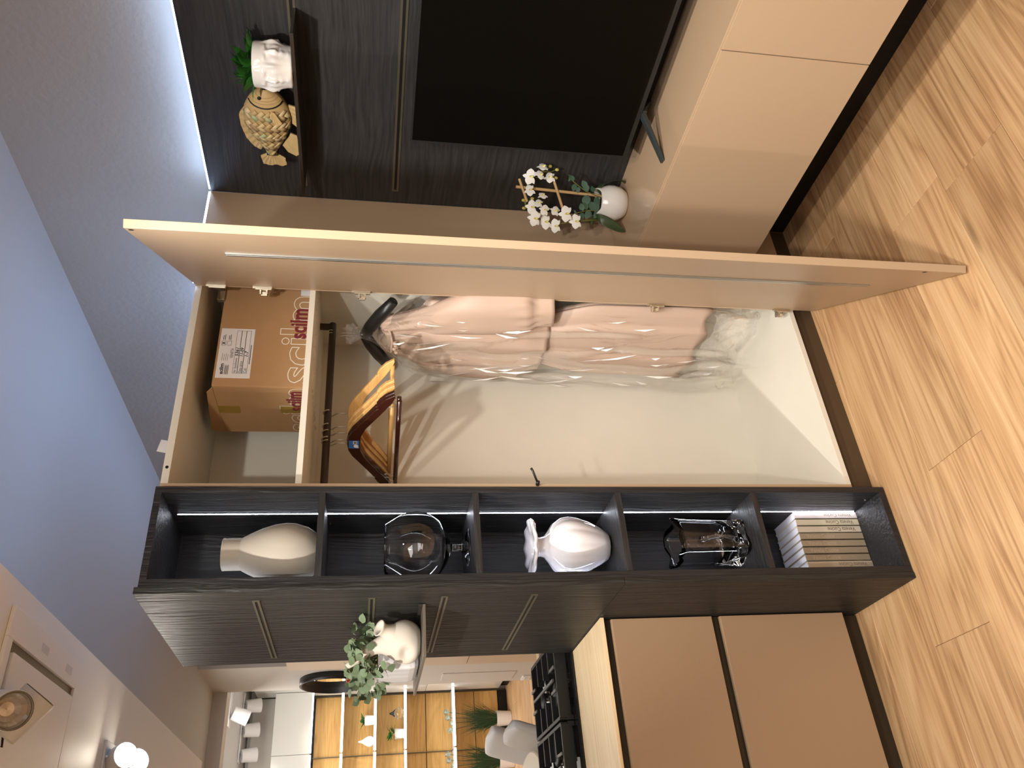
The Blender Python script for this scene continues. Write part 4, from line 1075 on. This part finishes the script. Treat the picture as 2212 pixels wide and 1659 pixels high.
for stem, leaves in (([(2.0608, 1.9229, .8255), (2.0786, 1.9111, .8874), (2.1009, 1.8965, .9264), (2.1152, 1.8871, .9487)],
                      [((2.098, 1.899, .925), -1, .9), ((2.106, 1.893, .930), 1, .8), ((2.090, 1.904, .912), -1, .75), ((2.088, 1.905, .885), 1, 1.0), ((2.078, 1.911, .878), 1, 1.05), ((2.068, 1.918, .880), -1, 1.4), ((2.076, 1.913, .858), 1, .8), ((2.064, 1.921, .842), -1, 1.0), ((2.114, 1.888, .944), 1, .4), ((2.114, 1.888, .944), -1, .4)]),
                     ([(2.0192, 1.9503, .815), (2.0238, 1.9473, .872), (2.0153, 1.9528, .9075), (2.0099, 1.9564, .9265)],
                      [((2.020, 1.950, .895), 1, .95), ((2.014, 1.954, .892), -1, .9), ((2.024, 1.947, .880), 1, 1.0), ((2.022, 1.948, .868), -1, 1.1), ((2.024, 1.947, .850), 1, 1.25), ((2.022, 1.948, .835), -1, 1.1), ((2.022, 1.948, .842), 1, 1.2), ((2.012, 1.955, .920), 1, .4), ((2.010, 1.956, .923), -1, .4)])):
    part('sprig_stem', MB().tube([tuple(Vector(p)+fw*.012) for p in stem], .0014, 6), M['stem'], orc, smooth=True)
    for (c, sg, s) in leaves:
        o = put('sprig_leaf', EUC if s > .6 else EUS, orc)
        d = rt_*sg*(.75+.25*rnd.random())+UP*rnd.uniform(.2, .8)
        n_ = fw+UP*rnd.uniform(-.2, .4)
        o.matrix_local = Matrix.Translation(Vector(c)+fw*.014-OC) @ orient(d, n_) @ Matrix.Scale(s if s > .6 else .8, 4)
def strap(pts, wds, side, name):
    mb = MB(); vs = []
    for p, w_ in zip(pts, wds):
        p = Vector(p); s_ = Vector(side).normalized()*w_/2; u_ = Vector(fw)*.004
        vs += [p-s_+u_*w_*40, p, p+s_+u_*w_*40]
    fs = []
    for i in range(len(pts)-1): a = i*3; fs += [(a, a+3, a+4, a+1), (a+1, a+4, a+5, a+2)]
    mb.add(vs, fs); part(name, mb, M['leaf_dark'], orc, smooth=True, solid=.0015, subd=1)
strap([(2.068, 1.918, .815), (2.082, 1.909, .838), (2.100, 1.897, .836), (2.113, 1.888, .805), (2.120, 1.884, .765), (2.118, 1.885, .745), (2.110, 1.890, .742)], [.012, .030, .040, .040, .034, .022, .004], (.62, .72, .28), 'strap_leaf')
def rad(o_): return o_
strap([(2.002, 1.958, .825), (1.990, 1.950, .850), (1.980, 1.945, .835), (1.968, 1.950, .800), (1.958, 1.958, .765), (1.952, 1.962, .745)], [.012, .034, .052, .058, .044, .006], (.72, -.50, .45), 'strap_leaf')
strap([(2.012, 1.955, .825), (2.000, 1.965, .862), (1.985, 1.972, .868), (1.972, 1.980, .850)], [.010, .022, .022, .004], (.72, -.45, .5), 'strap_leaf')

# ================================================================== JUG AND PLANTER ON THE BRACKET SHELF
JC = Vector((.637, 2.302, 1.459)); e1 = Vector((.8365, -.548, 0)); e2 = Vector((.548, .8365, 0))
jg = thing('jug', tuple(JC), 'matt off-white jug shaped like a gourd with long curved spout, on the small bronze shelf', 'jug')
mb = MB()
def jugbody(u, v):
    a = 2*PI*u
    P = [(0, .001, 0, .0), (.01, .030, 0, .0), (.03, .036, -.002, .003), (.10, .050, -.003, .014), (.25, .0605, -.002, .036), (.42, .058, .0, .060), (.56, .046, .0, .082), (.68, .033, -.002, .100), (.78, .024, -.008, .118),
         (.86, .0185, -.020, .140), (.91, .015, -.034, .160), (.95, .0115, -.050, .181), (.98, .0095, -.060, .196), (1.0, .0085, -.064, .203)]
    for k in range(len(P)-1):
        if v <= P[k+1][0]: break
    q = (v-P[k][0])/(P[k+1][0]-P[k][0]); q = min(1, max(0, q))
    A_ = P[max(0, k-1)]; D_ = P[min(len(P)-1, k+2)]
    def cub(m_):
        h_ = P[k+1][0]-P[k][0]
        m0 = (P[k+1][m_]-A_[m_])/(P[k+1][0]-A_[0]); m1 = (D_[m_]-P[k][m_])/(D_[0]-P[k][0])
        return (2*q**3-3*q*q+1)*P[k][m_]+(q**3-2*q*q+q)*h_*m0+(-2*q**3+3*q*q)*P[k+1][m_]+(q**3-q*q)*h_*m1
    r, x, z = max(.001, cub(1)), cub(2), cub(3)
    bend = sm(.75, 1, v)*.75
    ca_, sa_ = math.cos(a), math.sin(a)
    dx = ca_*r*math.cos(bend); dz = ca_*r*math.sin(bend)
    p = JC+e1*(x+dx)+e2*(sa_*r*.88)+UP*(z+dz)
    # thumb dent in the flank
    f_ = math.exp(-((x+dx+.022)/.020)**2-((z-.043)/.017)**2)*(1 if sa_ < 0 else 0)
    return tuple(p+e2*(.020*f_))
mb.grid(jugbody, 40, 60, closed_u=True)
part('body', mb, M['matt_white'], jg, smooth=True, subd=1)
ax = (UP*.80+e1*.50-e2*.30).normalized()
T_ = Matrix.Translation(JC+e1*.032+UP*.094-e2*.012) @ orient(ax).copy() @ Matrix.Rotation(R(90), 4, 'Y')
part('mouth', MB().lathe([(.030, -.012), (.020, .004), (.0175, .014), (.019, .022), (.0235, .028), (.0225, .031), (.0165, .025), (.014, .010), (.001, .004)], 28, mx=T_), M['matt_white'], jg, smooth=True)

PB = Vector((.640, 2.44, 1.4587))
pt = thing('planter', tuple(PB), 'whitewashed wooden planter holding a grey-green trailing plant, behind the pale jug', 'planter')
mb = MB()
def rrect(hx, hy, r, n=5):
    out = []
    for cx, cy, a0 in ((hx-r, hy-r, 0), (-hx+r, hy-r, 90), (-hx+r, -hy+r, 180), (hx-r, -hy+r, 270)):
        for k in range(n+1): a = R(a0+90*k/n); out.append((cx+r*math.cos(a), cy+r*math.sin(a)))
    return out
rings = [(.046, .070, 0.0), (.055, .079, .004), (.062, .087, .014), (.065, .090, .028), (.066, .092, .118), (.0625, .0885, .118), (.062, .088, .100)]
vs = []; fs = []
for hx, hy, z in rings: vs += [tuple(PB+Vector((x, y, z))) for x, y in rrect(hx, hy, .012)]
n = len(rrect(.05, .07, .012))
for k in range(len(rings)-1): fs += [(k*n+j, k*n+(j+1) % n, (k+1)*n+(j+1) % n, (k+1)*n+j) for j in range(n)]
fs.append(tuple(range(n-1, -1, -1)))
part('box', MB().add(vs, fs), M['planter'], pt, smooth=False)
part('soil', MB().add([tuple(PB+Vector((x, y, .102))) for x, y in rrect(.062, .088, .012)], [tuple(range(n))]), M['soil'], pt)
LG = [leaf_mesh('plant_leaf_%d' % k, L, W, M['leaf_grey'], .1, .15, n=4) for k, (L, W) in enumerate(((.026, .026), (.022, .020), (.030, .026)))]
r3 = random.Random(11)
cnt = 0
for k in range(285):
    y = r3.uniform(2.27, 2.66); q = (y-2.46)/.20; zt = .125+.085*math.sqrt(max(0, 1-q*q*.7))*r3.uniform(.25, 1)-.03*(r3.random()**3)
    x = .63+r3.uniform(-.075, .065)
    if x < .585 and r3.random() < .3: zt -= .045
    c = Vector((x, y, 1.4587+zt))
    d = Vector((r3.uniform(-1, .6), r3.uniform(-1, 1), r3.uniform(-.5, .7)))
    nrm = Vector((-.5, -.7, .5))+Vector((r3.uniform(-.6, .6), r3.uniform(-.6, .6), r3.uniform(-.3, .6)))
    o = put('plant_leaf', LG[k % 3], pt); o.matrix_local = Matrix.Translation(c-PB) @ orient(d, nrm)
for k in range(14):
    y = r3.uniform(2.30, 2.60)
    c = Vector((.59+r3.uniform(-.03, .05), y, 1.60+r3.uniform(0, .06)))
    mb = MB()
    for j in range(5):
        d = Vector((r3.uniform(-1, .2), r3.uniform(-.8, .5), r3.uniform(0, 1))).normalized()
        mb.tube([c, c+d*.012], [.0012, .0022], 5)
    part('red_bud', mb, M['red'], pt)
mb = MB()
for k in range(26):
    y = r3.uniform(2.30, 2.60); e = Vector((.63+r3.uniform(-.07, .05), y, 1.60+r3.uniform(-.02, .06)))
    b0 = Vector((.64+r3.uniform(-.03, .03), 2.44+(y-2.44)*.4, 1.56)); mb.tube([b0, b0.lerp(e, .5)+UP*.015, e], .0010, 4)
part('stems', mb, M['stem'], pt)

# ================================================================== CEILING EXTRACTOR AND SPOT FIXTURES
eh = thing('ceiling_extractor', (.4, 2.55, 2.5), 'white cooker extractor set flush in the dropped ceiling above the hob', 'extractor')
zs = 2.4995
mb = MB()
a0, a1, b0, b1 = -.35, .727, 2.18, 2.780
mb.box(.650, a1, b0, b1, zs-.010, zs); mb.box(a0, a0+.06, b0, b1, zs-.010, zs); mb.box(a0+.06, .650, b0, b0+.035, zs-.010, zs); mb.box(a0+.06, .650, b1-.035, b1, zs-.010, zs)
part('frame', mb, M['soffit'], eh, bevel=.0015)
part('suction_panel', bx(a0+.085, .622, b0+.05, b1-.05, zs-.014, zs-.002), M['soffit'], eh, bevel=.002)
part('groove', bx(a0+.06, .650, b0+.035, b1-.035, zs-.0015, zs-.0005), M['slot'], eh)
for y in (2.44, 2.66): part('lamp_window', bx(.674, .696, y-.028, y+.028, zs-.0108, zs-.0099), M['white_metal'], eh, bevel=.0003)
def spot_head(par, c, d, r=.045, L=.11, lit=False, m='white_metal', rf=True):
    d = Vector(d).normalized(); T = Matrix.Translation(Vector(c)) @ orient(d) @ Matrix.Rotation(R(90), 4, 'Y')
    hd_ = part('lamp_head', MB().lathe([(.001, -L), (r*.80, -L), (r*.88, -L*.96), (r, 0), (r*.93, .001), (r*.90, -.006), (r*.55, -.05), (.001, -.055)], 32, mx=T), M[m], par, smooth=False)
    if lit: part('bulb', MB().lathe([(r*.90, -.004), (.001, -.003)], 28, mx=T), M['lamp'], hd_)
    elif rf:
        part('reflector', MB().lathe([(r*.90, -.004), (r*.80, -.018), (r*.6, -.032), (r*.35, -.042), (.001, -.045)], 24, mx=T, mod=lambda a, i, q, z: (q*(1+.03*(int(a*24/PI) % 2)), z)), M['reflector'], hd_)
        part('trim_ring', MB().lathe([(r*.94, -.002), (r*.96, .003), (r*.86, .002), (r*.88, -.006)], 32, mx=T), M['slot'], hd_, smooth=True)
    return hd_
def twin(name_loc, plate, heads, label, lit=False):
    t = thing('ceiling_spotlight', name_loc, label, 'spotlight', 'twin spotlights on the dropped ceiling')
    part('mounting_plate', bx(*plate), M['white_metal'], t, bevel=.002)
    zc = plate[4]
    for c, d in heads:
        spot_head(t, c, d, lit=lit)
        px_ = min(max(c[0], plate[0]+.02), plate[1]-.02); py_ = min(max(c[1], plate[2]+.02), plate[3]-.02)
        b_ = Vector(c)-Vector(d).normalized()*.055
        part('bracket', MB().tube([(px_, py_, zc), (px_, py_, zc-.02), tuple(b_)], .006, 8), M['steel'], t)
        if not lit: part('cable', MB().tube([(px_-.02, py_, zc), (px_-.03, py_, zc-.03), tuple(b_+Vector((-.02, 0, .03)))], .003, 6), M['plastic_black'], t)
    return t
twin((.43, 2.2, 2.5), (.36, .45, 1.98, 2.34, 2.492, 2.4998), (((.452, 2.095, 2.405), (-.25, -.75, -.60)), ((.515, 2.235, 2.405), (.80, .05, -.60))), 'white twin spotlight switched off, beside the ceiling extractor')
twin((.50, 3.2, 2.5), (.44, .58, 3.20, 3.46, 2.492, 2.4998), (((.528, 3.21, 2.425), (.1, -.75, -.65)), ((.537, 3.385, 2.425), (.2, -.75, -.65))), 'white twin spotlight shining bright at the far end of the dropped ceiling', lit=True)

# ================================================================== BEYOND THE HOB
tc_ = thing('tall_cabinet', (1.9, 5.9, 0), 'pale beige tall cabinet standing in front of the pier, seen past the end panel', 'cabinet')
part('carcass', bx(1.60, 2.2, 5.2, 6.41, .05, 2.178), M['greige'], tc_)
part('upper_front', bx(1.582, 1.60, 5.2, 6.41, .83, 2.178), mat('beige_front', rgb(208, 186, 160), .45), tc_, bevel=.001)
part('lower_front', bx(1.582, 1.60, 5.2, 6.41, .06, .824), bpy.data.materials['beige_front'], tc_, bevel=.001)
mi_ = thing('round_mirror', (1.59, 6.86, 1.86), 'round mirror with thick black frame on the pier wall', 'mirror')
T = Matrix.Translation((1.617, 6.86, 1.86)) @ Matrix.Rotation(R(-90), 4, 'Y')
part('frame', MB().lathe([(.255, 0), (.262, .002), (.262, .055), (.254, .058), (.246, .054), (.246, .012), (.235, .002)], 64, mx=T), M['plastic_black'], mi_, smooth=True)
part('mirror_glass', MB().lathe([(.246, .010), (.001, .010)], 48, mx=T), M['mirror'], mi_)
gc = thing('gloss_cabinet', (2.14, 8.3, 0), 'glossy white tall cabinet row running back to the oak shelf wall', 'cabinet')
part('carcass', bx(2.075, 2.235, 7.2, 9.4, .08, 2.74), M['gloss_white'], gc)
for z0, z1 in ((.10, .93), (.934, 1.83), (1.834, 2.74)):
    for y0, y1 in ((7.2, 7.93), (7.934, 8.66), (8.664, 9.398)):
        part('door', bx(2.045, 2.066, y0, y1, z0, z1), M['gloss_white'], gc, bevel=.0015)
part('plinth', bx(2.07, 2.09, 7.2, 9.4, 0, .08), M['black'], gc)
# oak shelf wall
sw = thing('shelf_wall', (1.0, 9.55, 0), 'oak panelled shelf wall with bright LED edged shelves and white top units', 'shelves')
xs = [2.043, 1.4275, .812, .196, -.42]
zs_ = [.0, .104, .3766, .641, .924, 1.1664, 1.4871, 1.8316, 2.128]
part('backing', bx(-.42, 2.043, 9.52, 9.56, 0, 2.6), M['black'], sw)
for a, b in zip(xs[:-1], xs[1:]):
    for c, d in zip(zs_[:-1], zs_[1:]):
        if d < .2: continue
        part('oak_panel', bx(b+.004, a-.004, 9.50, 9.52, c+.004, d-.004), M['panel_oak'], sw, bevel=.001)
    part('top_unit', bx(b+.002, a-.002, 9.20, 9.52, 2.150, 2.53), M['gloss_white'], sw, bevel=.002)
    part('plinth', bx(b, a, 9.49, 9.52, 0, .10), M['black'], sw)
    for z in (.641, 1.1664, 1.4871, 1.8316):
        s_ = part('glass_shelf', bx(b+.006, a-.006, 9.235, 9.50, z-.010, z+.002), M['white_metal'], sw)
        part('led_edge', bx(b+.010, a-.010, 9.226, 9.235, z-.016, z+.010), M['led_far'], s_)
    part('led_edge', bx(b+.010, a-.010, 9.20, 9.21, 2.134, 2.149), M['led_far'], sw)
for x in xs: part('upright', bx(x-.004, x+.004, 9.48, 9.51, .1, 2.13), M['slot'], sw)
part('cornice', bx(-.42, 2.043, 9.45, 9.58, 2.535, 2.78), M['white_wall'], sw)
# things on the far shelves
def pot_thing(name, loc, r, h, label, cat, m='glaze'):
    t = thing(name, loc, label, cat)
    part('pot', MB().lathe([(.001, 0), (r*.82, 0), (r*.86, .003), (r, h), (r*.94, h), (r*.9, h*.85), (.001, h*.85)], 28, mx=Matrix.Translation(loc)), M[m], t, smooth=False)
    return t
rr = random.Random(3)
LS = leaf_mesh('small_leaf', .085, .040, M['leaf_fresh'], .1, .25)
for loc, lab, n_ in (((1.752, 9.33, 1.4891), 'small white pot with broad green leaves on the upper LED shelf', 12), ((1.602, 9.33, 1.1684), 'small white pot with bushy green plant on the middle LED shelf', 22)):
    t = pot_thing('potted_plant', loc, .055, .105, lab, 'plant')
    for k in range(n_):
        a = rr.uniform(0, 2*PI); d = Vector((math.cos(a), math.sin(a), rr.uniform(.1, 1.2)))
        o = put('leaf', LS, t); o.matrix_local = Matrix.Translation((.02*math.cos(a), .02*math.sin(a), .10+rr.uniform(0, .05 if n_ > 15 else .01))) @ orient(d)
t = thing('gourd_vase', (1.541, 9.33, 1.4891), 'white teardrop vase on the upper LED shelf', 'vase')
part('body', MB().lathe([(.001, 0), (.03, 0), (.052, .03), (.055, .055), (.045, .085), (.025, .115), (.012, .14), (.008, .165), (.001, .168)], 28, mx=Matrix.Translation((1.541, 9.33, 1.4891))), M['glaze'], t, smooth=True)
t = thing('glass_cloche', (1.81, 9.33, 1.1684), 'small clear glass drop ornament on the middle LED shelf', 'ornament')
part('body', MB().lathe([(.04, 0), (.06, .03), (.062, .06), (.045, .1), (.02, .13), (.008, .16), (.001, .165)], 28, mx=Matrix.Translation((1.81, 9.33, 1.1684))), M['glass'], t, smooth=True)
for (x, y), lab in (((1.70, 9.30), 'white floor pot with grass and grey flower heads, nearer the pier'), ((1.27, 9.28), 'white floor pot of long grass, cut by the picture edge, left of its twin')):
    t = pot_thing('floor_planter', (x, y, 0.001), .085, .165, lab, 'plant')
    mb = MB()
    for k in range(230):
        a = rr.uniform(0, 2*PI); b0 = Vector((x+.05*math.cos(a)*rr.random(), y+.05*math.sin(a), .15))
        sp = rr.uniform(.02, .17); L = rr.uniform(.16, .44)
        e = b0+Vector((math.cos(a)*sp, math.sin(a)*sp*.7, L)); m_ = b0.lerp(e, .55)+UP*.05*rr.random()
        n_ = Vector((-math.sin(a)*.3+.8, .3, 0)).normalized()*.0028
        mb.add([b0-n_, b0+n_, m_+n_, m_-n_, e], [(0, 1, 2, 3), (3, 2, 4)])
    part('grass', mb, M['leaf_far'], t, kind='stuff')
    for dx, z in ((.09, .715), (.03, .705), (-.03, .655), (-.10, .68)):
        c = Vector((x+dx, y-.02, z))
        part('flower_stem', MB().tube([(x, y, .16), tuple(c)], .003, 5), M['leaf_far'], t)
        mb = MB()
        for k in range(60):
            d = Vector((rr.gauss(0, 1), rr.gauss(0, 1), rr.gauss(0, 1))).normalized()
            n_ = d.cross(Vector((.3, .5, .8))).normalized()*.007
            q = c+d*.032
            mb.add([c+d*.018-n_*.3, q-n_, q+n_], [(0, 1, 2)])
        mb.sphere(tuple(c), .024, 8, 6)
        part('flower_head', mb, M['allium'], t)
# table and chairs
TC = (.10, 4.52)
tt = thing('round_table', (TC[0], TC[1], 0), 'round cream table top in the room beyond the hob', 'table')
T = Matrix.Translation((TC[0], TC[1], 0))
part('table_top', MB().lathe([(.001, .726), (.545, .726), (.552, .735), (.552, .743), (.545, .75), (.001, .75)], 72, mx=T), M['table_cream'], tt, smooth=False)
part('pedestal', MB().lathe([(.16, 0), (.16, .012), (.06, .03), (.045, .1), (.045, .70), (.10, .726)], 32, mx=T), M['table_cream'], tt, smooth=True)
def chair(x, y, rz, label):
    t = thing('dining_chair', (x, y, 0), label, 'chair', 'white upholstered chairs at the round table')
    C_, S_ = math.cos(rz), math.sin(rz)
    W_ = lambda a, b, z: (x+a*C_-b*S_, y+a*S_+b*C_, z)
    mb = MB()
    # back: rounded slab leaning away from the table (local +a is away)
    def slab(u, v):
        a = 2*PI*u
        hw = .205*(1-.25*sm(.7, 1, v)*0); ww = hw*(abs(math.cos(a))**.45)*(1 if math.cos(a) > 0 else -1); th = .036*(abs(math.sin(a))**.6)*(1 if math.sin(a) > 0 else -1)
        k = max(0, 1-((v-.80)/.20)**4)**.25 if v > .80 else 1
        z = .47+.40*v
        return W_(.20+.13*v+th*max(k, .15), ww*(max(k, .02)), z)
    mb.grid(slab, 32, 22, closed_u=True); part('backrest', mb, M['chair_white'], t, smooth=True)
    mb = MB(); vs = []
    for z, s in ((.41, .92), (.425, 1), (.465, 1), (.48, .95)):
        vs += [W_(p*s, q*s, z) for p, q in rrect(.22, .21, .08)]
    n = len(rrect(.22, .21, .08)); fs = [(k*n+j, k*n+(j+1) % n, (k+1)*n+(j+1) % n, (k+1)*n+j) for k in range(3) for j in range(n)]
    fs += [tuple(range(n-1, -1, -1)), tuple(range(3*n, 4*n))]
    part('seat', mb.add(vs, fs), M['chair_white'], t, smooth=True, bevel=.01)
    for a in (-.17, .17):
        for b in (-.16, .16):
            part('leg', MB().tube([W_(a*.8, b*.8, .415), W_(a*1.15, b*1.15, 0.0)], [.014, .009], 10), M['white_metal'], t)
chair(.52, 5.20, R(10), 'white upholstered dining chair, the farther of the two behind the hob')
chair(.43, 4.50, R(2), 'white upholstered dining chair, the nearer one with its back just above the hob')
# ceiling spots of the far room
def rail(name, loc, plate, heads, label):
    t = thing(name, loc, label, 'spotlight', 'spotlight bars on the far ceiling')
    part('mounting_bar', bx(*plate), M['white_metal'], t, bevel=.003)
    for c, d in heads:
        spot_head(t, c, d, r=.07, L=.15, rf=False)
        b_ = Vector(c)-Vector(d).normalized()*.08
        part('bracket', MB().tube([(c[0], plate[2]+.03, plate[4]), tuple(b_)], .008, 8), M['slot'], t)
rail('spotlight_bar', (1.70, 9.05, ZC), (1.36, 2.02, 9.0, 9.09, ZC-.012, ZC), [((x, 9.06, 2.66), (.10, .35, -1)) for x in (1.90, 1.665, 1.43)], 'white ceiling bar with three cylinder spotlights aimed at the oak wall')
rail('spotlight_bar', (1.72, 8.15, ZC), (1.53, 1.95, 8.10, 8.19, ZC-.012, ZC), [((1.60, 8.16, 2.66), (-.35, .3, -1)), ((1.93, 8.16, 2.66), (.3, .3, -1))], 'white ceiling bar with tilted spotlights, nearer the beam')
